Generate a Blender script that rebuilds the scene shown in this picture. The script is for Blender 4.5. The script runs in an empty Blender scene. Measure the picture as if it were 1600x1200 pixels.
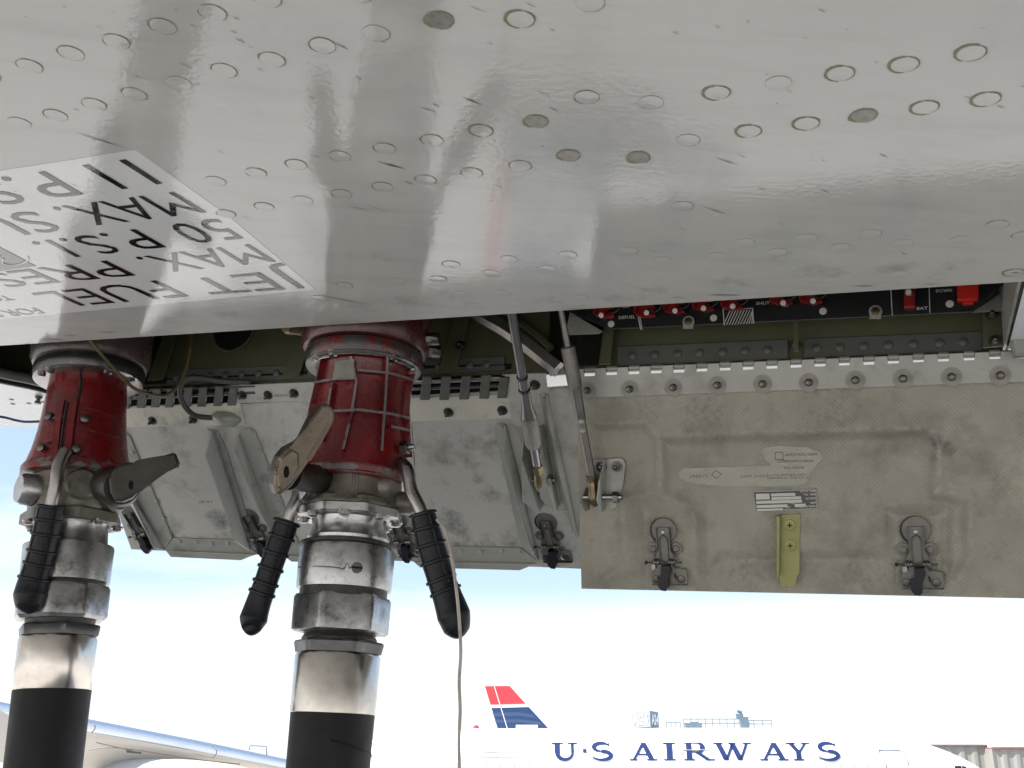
import bpy, bmesh, math, random
import numpy as np
from mathutils import Vector, Matrix

sc = bpy.context.scene
COL = sc.collection
random.seed(7)

# ------------------------------------------------------------------ camera, sky, sun, exposure
FP = 1650.0                                   # focal length in photo pixels (1600 wide)
PITCH = math.atan(610.0 / FP)
CAM = Vector((0, 0, 4.0))
cp, sp = math.cos(PITCH), math.sin(PITCH)
RX, UP, FW = Vector((1, 0, 0)), Vector((0, -sp, cp)), Vector((0, cp, sp))
cd = bpy.data.cameras.new('camera'); cam = bpy.data.objects.new('camera', cd); COL.objects.link(cam)
cam.location = CAM; cam.rotation_euler = (math.pi / 2 + PITCH, 0, 0)
cd.sensor_width = 36; cd.lens = FP / 1600 * 36; cd.clip_start = 0.02; cd.clip_end = 5000
sc.camera = cam

SUN_EL, SUN_AZ = math.radians(50), math.radians(246)      # azimuth clockwise from +Y (the view direction)
world = bpy.data.worlds.new("World"); sc.world = world; world.use_nodes = True
wn = world.node_tree; bg = wn.nodes['Background']
sky = wn.nodes.new('ShaderNodeTexSky'); sky.sky_type = 'NISHITA'; sky.sun_disc = False
sky.sun_elevation = SUN_EL; sky.sun_rotation = SUN_AZ; sky.air_density = 1.0; sky.dust_density = 2.0; sky.ozone_density = 1.0
tc = wn.nodes.new('ShaderNodeTexCoord'); mp = wn.nodes.new('ShaderNodeMapping'); mp.inputs['Scale'].default_value = (1.2, 1.2, 6)
nz = wn.nodes.new('ShaderNodeTexNoise'); nz.inputs['Scale'].default_value = 2.2; nz.inputs['Detail'].default_value = 6; nz.inputs['Roughness'].default_value = .55
rp = wn.nodes.new('ShaderNodeValToRGB'); rp.color_ramp.elements[0].position = .46; rp.color_ramp.elements[1].position = .70
rp.color_ramp.elements[1].color = (.42, .42, .42, 1)
mx = wn.nodes.new('ShaderNodeMixRGB'); mx.inputs[2].default_value = (7, 7.4, 7.8, 1)
wn.links.new(tc.outputs['Generated'], mp.inputs[0]); wn.links.new(mp.outputs[0], nz.inputs['Vector'])
wn.links.new(nz.outputs['Fac'], rp.inputs[0]); wn.links.new(rp.outputs[0], mx.inputs[0])
# milky haze towards the horizon
sx = wn.nodes.new('ShaderNodeSeparateXYZ'); wn.links.new(tc.outputs['Generated'], sx.inputs[0])
hz = wn.nodes.new('ShaderNodeMapRange'); hz.inputs['From Min'].default_value = .115; hz.inputs['From Max'].default_value = .168; hz.inputs['To Min'].default_value = .97; hz.inputs['To Max'].default_value = .12
hz.interpolation_type = 'SMOOTHSTEP'; wn.links.new(sx.outputs['Z'], hz.inputs[0])
mh = wn.nodes.new('ShaderNodeMixRGB'); mh.inputs[2].default_value = (4.7, 4.9, 5.1, 1); wn.links.new(hz.outputs[0], mh.inputs[0]); wn.links.new(mx.outputs[0], mh.inputs[1])
wn.links.new(sky.outputs[0], mx.inputs[1]); wn.links.new(mh.outputs[0], bg.inputs[0])
bg.inputs[1].default_value = 0.095
sd = bpy.data.lights.new('sun', 'SUN'); sd.energy = 4.8; sd.angle = math.radians(.53); sd.color = (1, .96, .905)
sun = bpy.data.objects.new('sun', sd); COL.objects.link(sun)
sdir = Vector((math.sin(SUN_AZ) * math.cos(SUN_EL), math.cos(SUN_AZ) * math.cos(SUN_EL), math.sin(SUN_EL)))
sun.rotation_euler = sdir.to_track_quat('Z', 'Y').to_euler(); sun.location = (0, -5, 30)
sc.view_settings.view_transform = 'Standard'; sc.view_settings.look = 'None'
sc.view_settings.gamma = 1; sc.view_settings.use_curve_mapping = False
sc.view_settings.exposure = 1.42
sc.cycles.max_bounces = 10; sc.cycles.diffuse_bounces = 5; sc.cycles.caustics_reflective = False; sc.cycles.caustics_refractive = False

# ------------------------------------------------------------------ projection helpers (measuring the photo)
def ray(px, py): return RX * ((px - 800) / FP) + UP * ((600 - py) / FP) + FW
def W(px, py, t): return CAM + ray(px, py) * t
def proj(p):
    d = p - CAM; t = d.dot(FW)
    return 800 + FP * d.dot(RX) / t, 600 - FP * d.dot(UP) / t, t
class Plane:
    def __init__(s, o, n):
        s.o = Vector(o); s.n = Vector(n).normalized()
        if s.n.dot(CAM - s.o) < 0: s.n = -s.n
    def at(s, px, py, lift=0.0):
        r = ray(px, py); t = (s.o + s.n * lift - CAM).dot(s.n) / r.dot(s.n)
        return CAM + r * t
    def shifted(s, d): return Plane(s.o + s.n * d, s.n)
    def frame(s, px, py, lift=0, ang=0):        # x = picture right, y = up, z = towards the viewer side
        o = s.at(px, py, lift); x = (s.at(px + 4, py, lift) - o).normalized(); y = s.n.cross(x).normalized()
        m = Matrix((x, y, s.n)).transposed().to_4x4(); m.translation = o
        return m @ Matrix.Rotation(ang, 4, 'Z')
S = ray(-3540, 762).normalized()              # spanwise, outboard (towards the left, rising 5 degrees)
V2 = ray(1525, 1100).normalized()
NW = S.cross(V2).normalized()
PW = Plane(W(800, 490, 1.2), NW); NW = PW.n
C = NW.cross(S).normalized()
if C.y < 0: C = -C
E0 = W(800, 490, 1.2)
def sc_of(px, py):
    p = PW.at(px, py) - E0; return p.dot(S), p.dot(C)
def PWp(s, c, lift=0): return E0 + S * s + C * c + NW * lift
HP = PW.at(900, 577)
DOWN = Vector((0, 0, -1))
HM = PW.at(900, 581)
def swung(o, deg):                            # door plane: hanging down from the hinge line, bottom swung forward by deg
    d0 = (DOWN - S * DOWN.dot(S)).normalized(); e = S.cross(d0)
    if e.y < 0: e = -e
    a = math.radians(deg); return Plane(o, S.cross(d0 * math.cos(a) + e * math.sin(a)))
PR = swung(HP, 22)                            # right door
PM = swung(HM, 48)                            # middle door
PB = Plane(HM, S.cross(DOWN)).shifted(-0.004)

# ------------------------------------------------------------------ materials
def nodes_of(m): m.use_nodes = True; return m.node_tree
def mat(name, col, rough=.5, metal=0, var=.12, scale=8, bump=0, bscale=60, dirt=None, dscale=5, damt=.5, dpos=.55, coat=0, rvar=.1, spec=.5, emit=None):
    m = bpy.data.materials.new(name); nt = nodes_of(m); N, L = nt.nodes, nt.links; b = N['Principled BSDF']
    t = N.new('ShaderNodeTexCoord')
    n1 = N.new('ShaderNodeTexNoise'); n1.inputs['Scale'].default_value = scale; n1.inputs['Detail'].default_value = 8; n1.inputs['Roughness'].default_value = .6
    L.new(t.outputs['Object'], n1.inputs['Vector'])
    r1 = N.new('ShaderNodeValToRGB')
    c = Vector(col)
    r1.color_ramp.elements[0].position = .3; r1.color_ramp.elements[1].position = .7
    r1.color_ramp.elements[0].color = (*(c * (1 - var)), 1); r1.color_ramp.elements[1].color = (*(c * (1 + var)), 1)
    L.new(n1.outputs['Fac'], r1.inputs[0]); out = r1.outputs[0]
    if dirt:
        n2 = N.new('ShaderNodeTexNoise'); n2.inputs['Scale'].default_value = dscale; n2.inputs['Detail'].default_value = 10; n2.inputs['Roughness'].default_value = .7
        L.new(t.outputs['Object'], n2.inputs['Vector'])
        r2 = N.new('ShaderNodeValToRGB'); r2.color_ramp.elements[0].position = dpos; r2.color_ramp.elements[1].position = min(.99, dpos + .18)
        r2.color_ramp.elements[1].color = (damt, damt, damt, 1)
        L.new(n2.outputs['Fac'], r2.inputs[0])
        x = N.new('ShaderNodeMixRGB'); x.inputs[2].default_value = (*dirt, 1)
        L.new(r2.outputs[0], x.inputs[0]); L.new(out, x.inputs[1]); out = x.outputs[0]
    L.new(out, b.inputs['Base Color'])
    rr = N.new('ShaderNodeMapRange'); rr.inputs['To Min'].default_value = max(.02, rough - rvar); rr.inputs['To Max'].default_value = rough + rvar
    n3 = N.new('ShaderNodeTexNoise'); n3.inputs['Scale'].default_value = scale * 2.7; n3.inputs['Detail'].default_value = 5
    L.new(t.outputs['Object'], n3.inputs['Vector']); L.new(n3.outputs['Fac'], rr.inputs[0]); L.new(rr.outputs[0], b.inputs['Roughness'])
    b.inputs['Metallic'].default_value = metal; b.inputs['Coat Weight'].default_value = coat; b.inputs['Specular IOR Level'].default_value = spec
    if bump:
        n4 = N.new('ShaderNodeTexNoise'); n4.inputs['Scale'].default_value = bscale; n4.inputs['Detail'].default_value = 4
        L.new(t.outputs['Object'], n4.inputs['Vector'])
        bp = N.new('ShaderNodeBump'); bp.inputs['Strength'].default_value = 1; bp.inputs['Distance'].default_value = bump
        L.new(n4.outputs['Fac'], bp.inputs['Height']); L.new(bp.outputs[0], b.inputs['Normal'])
    m['out'] = 0
    return m
def add_stains_shade(m, spots, col, sharp=90):
    """smudges and painted shade: dark spots at given places on the surface, broken up by noise"""
    nt = m.node_tree; N, L = nt.nodes, nt.links; b = N['Principled BSDF']; src = b.inputs['Base Color'].links[0].from_socket
    t = N.new('ShaderNodeTexCoord'); nz = N.new('ShaderNodeTexNoise'); nz.inputs['Scale'].default_value = sharp; nz.inputs['Detail'].default_value = 9; nz.inputs['Roughness'].default_value = .72
    L.new(t.outputs['Object'], nz.inputs['Vector']); acc = None
    for p, r, a in spots:
        d = N.new('ShaderNodeVectorMath'); d.operation = 'DISTANCE'; d.inputs[1].default_value = p; L.new(t.outputs['Object'], d.inputs[0])
        q = N.new('ShaderNodeMapRange'); q.interpolation_type = 'SMOOTHSTEP'; q.inputs['From Min'].default_value = 0; q.inputs['From Max'].default_value = r
        q.inputs['To Min'].default_value = a; q.inputs['To Max'].default_value = 0; L.new(d.outputs['Value'], q.inputs[0])
        if acc is None: acc = q.outputs[0]
        else:
            k = N.new('ShaderNodeMath'); k.operation = 'MAXIMUM'; L.new(acc, k.inputs[0]); L.new(q.outputs[0], k.inputs[1]); acc = k.outputs[0]
    ad = N.new('ShaderNodeMath'); ad.operation = 'ADD'; L.new(acc, ad.inputs[0]); L.new(nz.outputs['Fac'], ad.inputs[1])
    mr = N.new('ShaderNodeMapRange'); mr.inputs['From Min'].default_value = .76; mr.inputs['From Max'].default_value = 1.25; mr.inputs['To Max'].default_value = .85
    L.new(ad.outputs[0], mr.inputs[0])
    x = N.new('ShaderNodeMixRGB'); x.inputs[2].default_value = (*col, 1); L.new(mr.outputs[0], x.inputs[0]); L.new(src, x.inputs[1]); L.new(x.outputs[0], b.inputs['Base Color'])

M = {}
M['wing'] = mat('grey_gloss_wing_paint', (.495, .482, .447), .07, 0, .04, 5, bump=.00012, bscale=185, rvar=.03, spec=.42, dirt=(.37, .375, .36), dscale=4, damt=.6, dpos=.52)
M['decal'] = mat('white_decal_film', (.70, .69, .665), .07, 0, .04, 9, bump=.00014, bscale=200, rvar=.02)
M['ink'] = mat('black_decal_ink', (.008, .007, .009), .07, 0, .1, 9, bump=.00014, bscale=200, rvar=.03)
M['faintink'] = mat('faded_grey_ink', (.16, .14, .14), .12, 0, .2, 40, rvar=.02)
M['crack'] = mat('brown_paint_crack', (.22, .19, .145), .6, 0, .5, 200)
M['primer_y'] = mat('exposed_olive_primer', (.22, .20, .09), .55, 0, .25, 120)
M['scratch'] = mat('dark_scratch', (.06, .045, .045), .5, 0, .4, 200)
M['bare'] = mat('bare_fastener_metal', (.21, .20, .18), .38, .7, .3, 300, dirt=(.08, .06, .04), dscale=160, damt=.8, dpos=.5)
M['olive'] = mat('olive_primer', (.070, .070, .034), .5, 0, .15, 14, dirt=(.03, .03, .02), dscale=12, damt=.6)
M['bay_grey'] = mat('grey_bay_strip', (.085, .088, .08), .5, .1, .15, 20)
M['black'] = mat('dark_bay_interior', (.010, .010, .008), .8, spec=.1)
M['seal'] = mat('grey_rubber_seal', (.10, .10, .095), .45, 0, .2, 30)
M['composite'] = mat('beige_composite_laminate', (.335, .314, .258), .58, 0, .18, 9, dirt=(.17, .16, .13), dscale=13, damt=.65, dpos=.48)
M['patch'] = mat('scoured_laminate', (.42, .40, .34), .5, 0, .08, 60)
M['zinc'] = mat('dull_grey_metal_leaf', (.29, .285, .255), .42, .25, .12, 14, bump=.0001, bscale=80, dirt=(.14, .13, .10), dscale=18, damt=.6, dpos=.52)
M['door'] = mat('grey_painted_door_skin', (.53, .515, .465), .34, .2, .12, 7, dirt=(.15, .145, .12), dscale=14, damt=.7, dpos=.50)
M['stiff'] = mat('grey_painted_stiffener', (.34, .34, .305), .40, .12, .1, 10, dirt=(.10, .10, .085), dscale=16, damt=.6, dpos=.52)
M['leafc'] = mat('cream_hinge_leaf', (.62, .59, .50), .42, .15, .08, 14, dirt=(.14, .13, .10), dscale=16, damt=.6, dpos=.52)
M['strap'] = mat('dark_hinge_knuckle', (.15, .15, .13), .4, .5, .2, 60)
M['steel'] = mat('brushed_steel', (.30, .28, .27), .30, 1, .12, 40, dirt=(.10, .09, .08), dscale=30, damt=.5)
M['steel_d'] = mat('dark_tarnished_steel', (.10, .095, .09), .35, .9, .3, 60)
M['bronze'] = mat('brass_plated_fitting', (.20, .155, .09), .35, .9, .25, 90, dirt=(.05, .04, .03), dscale=80, damt=.8)
M['yellow'] = mat('olive_yellow_chromate', (.29, .28, .105), .42, .15, .08, 25, dirt=(.2, .19, .1), dscale=40, damt=.5)
M['rubber'] = mat('black_rubber_grip', (.005, .006, .009), .42, 0, .2, 40, bump=.0002, bscale=300, spec=.28)
M['hose'] = mat('black_hose_cover', (.009, .008, .009), .6, 0, .3, 20, bump=.0005, bscale=60, dirt=(.03, .027, .027), dscale=14, damt=.5, spec=.3)
M['cover_d'] = mat('black_latch_hook', (.008, .009, .014), .35, .3, .3, 60)
M['lettering_w'] = mat('white_panel_print', (.55, .55, .52), .5)
M['panelb'] = mat('black_control_panel_face', (.008, .008, .009), .45, 0, .3, 40)
M['guard'] = mat('red_switch_guard', (.25, .016, .012), .35, 0, .15, 60)
M['guard_o'] = mat('bright_red_cover', (.60, .022, .012), .4, 0, .06, 60)
M['fuse'] = mat('white_gloss_aircraft_paint', (.74, .75, .76), .25, 0, .02, 1)
M['blue'] = mat('blue_livery_paint', (.010, .022, .085), .35, 0, .08, 1)
M['red'] = mat('red_livery_paint', (.55, .035, .045), .35, 0, .05, 1)
M['navy'] = mat('navy_tail_paint', (.010, .035, .11), .35, 0, .1, .5)
M['navy2'] = mat('grey_blue_tail_stripe', (.03, .06, .12), .35, 0, .05, .5)
M['cabinwin'] = mat('pale_cabin_window', (.42, .47, .52), .3, 0, .02, 1)
M['bellyp'] = mat('greyish_white_belly_paint', (.52, .52, .50), .35, 0, .03, 1)
M['glass'] = mat('dark_cockpit_glass', (.02, .02, .03), .08)
M['conc'] = mat('apron_concrete', (.41, .405, .39), .8, 0, .08, .35, bump=.002, bscale=20, dirt=(.22, .21, .2), dscale=.12, damt=.5)
M['joint'] = mat('apron_joint_sealant', (.05, .05, .05), .8)
M['slat'] = mat('polished_slat_metal', (.55, .60, .68), .22, .9, .03, 2)
M['beige'] = mat('beige_wing_underside', (.60, .53, .44), .4, 0, .05, .8)
M['bldg'] = mat('pale_terminal_cladding', (.62, .62, .60), .6, 0, .05, 1)
M['corr'] = mat('corrugated_jetway_metal', (.24, .235, .22), .5, .1, .06, .6)
M['rust'] = mat('rusty_red_roof_trim', (.16, .08, .065), .7, 0, .2, 3)
M['rail'] = mat('galvanised_rail', (.13, .18, .23), .5, .3, .05, 2)
M['signb'] = mat('blue_sign_face', (.05, .13, .24), .4, 0, .05, 2)
M['signw'] = mat('pale_sign_face', (.20, .22, .23), .4, 0, .05, 2)
M['cord'] = mat('grimy_white_cord', (.42, .38, .34), .6, 0, .25, 60)
M['wirey'] = mat('yellow_brown_wire', (.10, .068, .028), .4, .2, .3, 60)
M['cable'] = mat('grimy_black_cable', (.045, .042, .035), .55, 0, .3, 60)
M['sealant'] = mat('grey_sealant_blob', (.26, .26, .23), .3, 0, .15, 60, bump=.0006, bscale=90)
M['gold'] = mat('gold_screw', (.24, .17, .10), .35, .9, .2, 90)
M['dot'] = mat('white_fastener_cap', (.55, .56, .50), .5)

def worn_red(name, col, wear, grey=(.13, .125, .12)):
    m = mat(name, col, .28, 0, .25, 22, dirt=(.035, .02, .018), dscale=24, damt=.7, dpos=.50, bump=.0006, bscale=120)
    nt = m.node_tree; N, L = nt.nodes, nt.links; b = N['Principled BSDF']; src = b.inputs['Base Color'].links[0].from_socket
    t = N.new('ShaderNodeTexCoord'); nz = N.new('ShaderNodeTexNoise'); nz.inputs['Scale'].default_value = 38; nz.inputs['Detail'].default_value = 9; nz.inputs['Roughness'].default_value = .68
    L.new(t.outputs['Object'], nz.inputs['Vector'])
    mr = N.new('ShaderNodeMapRange'); mr.inputs['From Min'].default_value = wear; mr.inputs['From Max'].default_value = wear + .05; L.new(nz.outputs['Fac'], mr.inputs[0])
    x = N.new('ShaderNodeMixRGB'); x.inputs[2].default_value = (*grey, 1); L.new(mr.outputs[0], x.inputs[0]); L.new(src, x.inputs[1]); L.new(x.outputs[0], b.inputs['Base Color'])
    return m
M['redcast'] = worn_red('worn_red_casting', (.135, .007, .009), .70)
M['redrib'] = worn_red('worn_rib_edge', (.13, .010, .012), .50)
M['redring'] = worn_red('dark_worn_ring', (.10, .010, .012), .44, (.04, .038, .036))
M['ribtop'] = worn_red('bare_rib_top', (.10, .012, .014), .38, (.15, .145, .14))
M['redadapt'] = worn_red('dusty_red_adapter', (.065, .014, .015), .78)
M['brownadapt'] = worn_red('brown_grimy_adapter', (.075, .055, .05), .62)
M['castbody'] = mat('cast_aluminium_valve_body', (.19, .175, .145), .45, .5, .22, 24, bump=.0006, bscale=160, dirt=(.05, .042, .035), dscale=20, damt=.75, dpos=.47)
M['lever'] = mat('cast_bronze_grey_lever', (.135, .112, .085), .36, .85, .2, 40, bump=.0005, bscale=160, dirt=(.06, .05, .04), dscale=30, damt=.7)
M['lever_d'] = mat('dark_cast_lever', (.035, .030, .026), .42, .6, .2, 40, bump=.0005, bscale=160)
M['alu'] = mat('worn_machined_aluminium', (.46, .455, .45), .30, .92, .2, 22, bump=.0003, bscale=150, dirt=(.09, .085, .08), dscale=22, damt=.85, dpos=.46)
M['alu_d'] = mat('grimy_dark_groove', (.05, .048, .042), .5, .5, .3, 60, bump=.0008, bscale=150)
M['nut'] = mat('dark_plated_nut', (.085, .085, .085), .33, .85, .2, 40, dirt=(.2, .19, .17), dscale=40, damt=.6)
M['ferrule'] = mat('polished_hose_ferrule', (.62, .58, .53), .22, 1, .10, 18, dirt=(.30, .27, .24), dscale=10, damt=.6, dpos=.45, rvar=.08)

# soot smudges on both doors, and contact shade painted along stiffeners and bottom bars
def PMp(x, y): return tuple(PM.at(x, y))
def PRp(x, y): return tuple(PR.at(x, y))
add_stains_shade(M['door'], [(PMp(737, 722), .03, .42), (PMp(748, 745), .03, .42), (PMp(768, 772), .04, .5), (PMp(707, 812), .05, .55), (PMp(724, 828), .05, .45),
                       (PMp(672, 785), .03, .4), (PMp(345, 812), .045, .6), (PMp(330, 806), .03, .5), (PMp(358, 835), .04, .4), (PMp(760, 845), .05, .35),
                       (PMp(417, 745), .03, .5), (PMp(690, 850), .06, .35), (PMp(347, 740), .02, .4)] + [(PMp(208 + i * 16, 700 + i * 34), .018, .42) for i in range(5)] + [(PMp(345 + i * 11, 700 + i * 35), .02, .45) for i in range(5)] + [(PMp(778 + i * 12, 690 + i * 36), .016, .42) for i in range(5)] + [(PMp(290 + i * 25, 836), .016, .42) for i in range(5)] + [(PMp(660 + i * 28, 848), .018, .45) for i in range(6)] + [(PMp(640, 760), .06, .3), (PMp(300, 700), .05, .22), (PMp(880, 790), .03, .4), (PMp(865, 830), .03, .45)], (.035, .034, .03), 70)  # the ranged rows are contact shade put into the door colour
add_stains_shade(M['stiff'], [(PMp(350, 760), .03, .5), (PMp(345, 735), .02, .5), (PMp(417, 745), .03, .5), (PMp(436, 800), .03, .4)], (.035, .034, .03), 90)
add_stains_shade(M['composite'], [(PRp(1461, 690), .022, .85), (PRp(1452, 712), .022, .85), (PRp(1480, 700), .02, .75), (PRp(1455, 740), .02, .5), (PRp(1430, 764), .022, .75),
                            (PRp(1410, 790), .02, .5), (PRp(1440, 785), .018, .7), (PRp(1560, 760), .05, .3), (PRp(1180, 890), .10, .33), (PRp(1350, 890), .10, .33), (PRp(1100, 645), .10, .34),
                            (PRp(1300, 640), .12, .3), (PRp(1560, 860), .05, .3), (PRp(1000, 650), .08, .3)], (.05, .05, .05), 160)
def streaks(m, col, amt):
    nt = m.node_tree; N, L = nt.nodes, nt.links; b = N['Principled BSDF']; src = b.inputs['Base Color'].links[0].from_socket
    t = N.new('ShaderNodeTexCoord'); mp_ = N.new('ShaderNodeMapping'); mp_.inputs['Rotation'].default_value = (0, 0, .38); mp_.inputs['Scale'].default_value = (1.4, 9, 1.4); L.new(t.outputs['Object'], mp_.inputs[0])
    nz = N.new('ShaderNodeTexNoise'); nz.inputs['Scale'].default_value = 3.5; nz.inputs['Detail'].default_value = 9; nz.inputs['Roughness'].default_value = .68; L.new(mp_.outputs[0], nz.inputs['Vector'])
    mr = N.new('ShaderNodeMapRange'); mr.inputs['From Min'].default_value = .5; mr.inputs['From Max'].default_value = .72; mr.inputs['To Max'].default_value = amt; L.new(nz.outputs['Fac'], mr.inputs[0])
    x = N.new('ShaderNodeMixRGB'); x.inputs[2].default_value = (*col, 1); L.new(mr.outputs[0], x.inputs[0]); L.new(src, x.inputs[1]); L.new(x.outputs[0], b.inputs['Base Color'])
streaks(M['wing'], (.27, .26, .23), .24)
add_stains_shade(M['wing'], [(tuple(PW.at(x, y)), r, a) for x, y, r, a in ((560, 480, .05, .42), (640, 470, .06, .42), (700, 460, .04, .38), (1020, 455, .05, .4), (1150, 440, .06, .42), (1280, 425, .06, .42), (1400, 420, .05, .4), (1500, 415, .05, .38),
    (250, 500, .05, .38), (350, 490, .05, .4), (960, 465, .04, .4), (860, 470, .05, .38), (1230, 400, .05, .34), (600, 400, .05, .3), (890, 243, .02, .34), (1350, 181, .02, .36), (690, 40, .025, .36))], (.22, .215, .20), 55)
# fine weave bump on the laminates
def weave(m, sx, dist, ang):
    nt = m.node_tree; N, L = nt.nodes, nt.links; b = N['Principled BSDF']
    t = N.new('ShaderNodeTexCoord'); mapn = N.new('ShaderNodeMapping'); mapn.inputs['Rotation'].default_value = (0, ang, .35)
    L.new(t.outputs['Object'], mapn.inputs[0])
    w1 = N.new('ShaderNodeTexWave'); w1.inputs['Scale'].default_value = sx; w1.bands_direction = 'X'; w1.inputs['Distortion'].default_value = 2.5; w1.inputs['Detail Scale'].default_value = 30
    w2 = N.new('ShaderNodeTexWave'); w2.inputs['Scale'].default_value = sx; w2.bands_direction = 'Z'; w2.inputs['Distortion'].default_value = 2.5; w2.inputs['Detail Scale'].default_value = 30
    L.new(mapn.outputs[0], w1.inputs[0]); L.new(mapn.outputs[0], w2.inputs[0])
    mu = N.new('ShaderNodeMath'); mu.operation = 'MULTIPLY'; L.new(w1.outputs['Fac'], mu.inputs[0]); L.new(w2.outputs['Fac'], mu.inputs[1])
    bp = N.new('ShaderNodeBump'); bp.inputs['Distance'].default_value = dist; L.new(mu.outputs[0], bp.inputs['Height']); L.new(bp.outputs[0], b.inputs['Normal'])
def edge_wear(m, col, lo, hi, amt):
    nt = m.node_tree; N, L = nt.nodes, nt.links; b = N['Principled BSDF']; src = b.inputs['Base Color'].links[0].from_socket
    g = N.new('ShaderNodeNewGeometry'); t = N.new('ShaderNodeTexCoord'); nz = N.new('ShaderNodeTexNoise'); nz.inputs['Scale'].default_value = 120; nz.inputs['Detail'].default_value = 6; L.new(t.outputs['Object'], nz.inputs['Vector'])
    mr = N.new('ShaderNodeMapRange'); mr.inputs['From Min'].default_value = lo; mr.inputs['From Max'].default_value = hi; mr.inputs['To Max'].default_value = amt; L.new(g.outputs['Pointiness'], mr.inputs[0])
    mu = N.new('ShaderNodeMath'); mu.operation = 'MULTIPLY'; mu.use_clamp = True; m2 = N.new('ShaderNodeMapRange'); m2.inputs['From Min'].default_value = .35; m2.inputs['From Max'].default_value = .6; L.new(nz.outputs['Fac'], m2.inputs[0])
    L.new(mr.outputs[0], mu.inputs[0]); L.new(m2.outputs[0], mu.inputs[1])
    x = N.new('ShaderNodeMixRGB'); x.inputs[2].default_value = (*col, 1); L.new(mu.outputs[0], x.inputs[0]); L.new(src, x.inputs[1]); L.new(x.outputs[0], b.inputs['Base Color'])
edge_wear(M['composite'], (.46, .44, .37), .504, .52, .5)
weave(M['composite'], 80, .00034, .6); weave(M['patch'], 95, .0004, .6)
M['latchgrey'] = mat('dull_latch_plate', (.155, .145, .13), .4, .35, .15, 60)
M['washer'] = mat('stained_washer', (.225, .22, .19), .5, .15, .15, 60)

# ------------------------------------------------------------------ object helpers
def setp(o, label=None, cat=None, group=None, kind=None):
    if label: o['label'] = label
    if cat: o['category'] = cat
    if group: o['group'] = group
    if kind: o['kind'] = kind
    return o
def thing(name, loc, label, cat, group=None):
    o = bpy.data.objects.new(name, None); COL.objects.link(o); o.location = loc; o.empty_display_size = .05
    return setp(o, label, cat, group)
def attach(o, parent):
    if parent is not None:
        o.parent = parent
        if parent.parent is None and parent.type == 'EMPTY': o.matrix_parent_inverse = Matrix.Translation(-Vector(parent.location))
    return o
def link(name, me, parent=None, mats=None, smooth=False):
    if mats:
        for m in (mats if isinstance(mats, (list, tuple)) else [mats]): me.materials.append(m)
    if smooth:
        for p in me.polygons: p.use_smooth = True
        me.set_sharp_from_angle(angle=math.radians(38))
    o = bpy.data.objects.new(name, me); COL.objects.link(o); return attach(o, parent)
def from_bm(name, bm, parent=None, mats=None, smooth=False):
    bmesh.ops.recalc_face_normals(bm, faces=bm.faces)
    me = bpy.data.meshes.new(name); bm.to_mesh(me); bm.free(); return link(name, me, parent, mats, smooth)
def add_prism(bm, bot, top, mi=0):
    vb = [bm.verts.new(p) for p in bot]; vt = [bm.verts.new(p) for p in top]; n = len(vb); fs = [bm.faces.new(vb[::-1]), bm.faces.new(vt)]
    for i in range(n): fs.append(bm.faces.new((vb[i], vb[(i + 1) % n], vt[(i + 1) % n], vt[i])))
    for f in fs: f.material_index = mi
    return fs
def plate(name, poly, pl, lift, th, m, parent=None, bev=0, smooth=False, seg=1):
    """a solid plate whose outline was measured in the photo, standing `lift` off plane `pl` with thickness `th`"""
    bm = bmesh.new(); a = [pl.at(x, y) for x, y in poly]
    fs = add_prism(bm, [p + pl.n * lift for p in a], [p + pl.n * (lift + th) for p in a])
    if bev:
        bmesh.ops.bevel(bm, geom=list(fs[1].edges), offset=bev, segments=seg, affect='EDGES', profile=.5)
    return from_bm(name, bm, parent, m, smooth)
def add_tube(bm, pts, rad, seg=10, mi=0, caps=True, phase=0):
    pts = [Vector(p) for p in pts]; n = len(pts)
    if not hasattr(rad, '__len__'): rad = [rad] * n
    tang = []
    for i in range(n):
        d = pts[min(i + 1, n - 1)] - pts[max(i - 1, 0)]; tang.append(d.normalized() if d.length > 1e-9 else Vector((0, 0, 1)))
    a = Vector((0, 1, 0)) if abs(tang[0].y) < .9 else Vector((1, 0, 0)); u = (a - tang[0] * a.dot(tang[0])).normalized(); rings = []
    for i in range(n):
        u = (u - tang[i] * u.dot(tang[i])).normalized(); v = tang[i].cross(u)
        rings.append([bm.verts.new(pts[i] + (u * math.cos(phase + 2 * math.pi * k / seg) + v * math.sin(phase + 2 * math.pi * k / seg)) * max(rad[i], 1e-5)) for k in range(seg)])
    for i in range(n - 1):
        for k in range(seg):
            f = bm.faces.new((rings[i][k], rings[i][(k + 1) % seg], rings[i + 1][(k + 1) % seg], rings[i + 1][k])); f.material_index = mi
    if caps:
        for r in (rings[0][::-1], rings[-1]): f = bm.faces.new(r); f.material_index = mi
def tube(name, pts, rad, m, parent=None, seg=10, smooth=True, sub=0):
    if sub:
        pts, rad = catmull(pts, rad, sub)
    bm = bmesh.new(); add_tube(bm, pts, rad, seg); return from_bm(name, bm, parent, m, smooth)
def catmull(pts, rad, k):
    pts = [Vector(p) for p in pts]; n = len(pts)
    if not hasattr(rad, '__len__'): rad = [rad] * n
    P, R = [], []
    for i in range(n - 1):
        p0, p1, p2, p3 = pts[max(i - 1, 0)], pts[i], pts[i + 1], pts[min(i + 2, n - 1)]
        for j in range(k):
            t = j / k
            P.append(.5 * ((2 * p1) + (p2 - p0) * t + (2 * p0 - 5 * p1 + 4 * p2 - p3) * t * t + (3 * p1 - p0 - 3 * p2 + p3) * t ** 3)); R.append(rad[i] * (1 - t) + rad[i + 1] * t)
    P.append(pts[-1]); R.append(rad[-1]); return P, R
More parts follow.
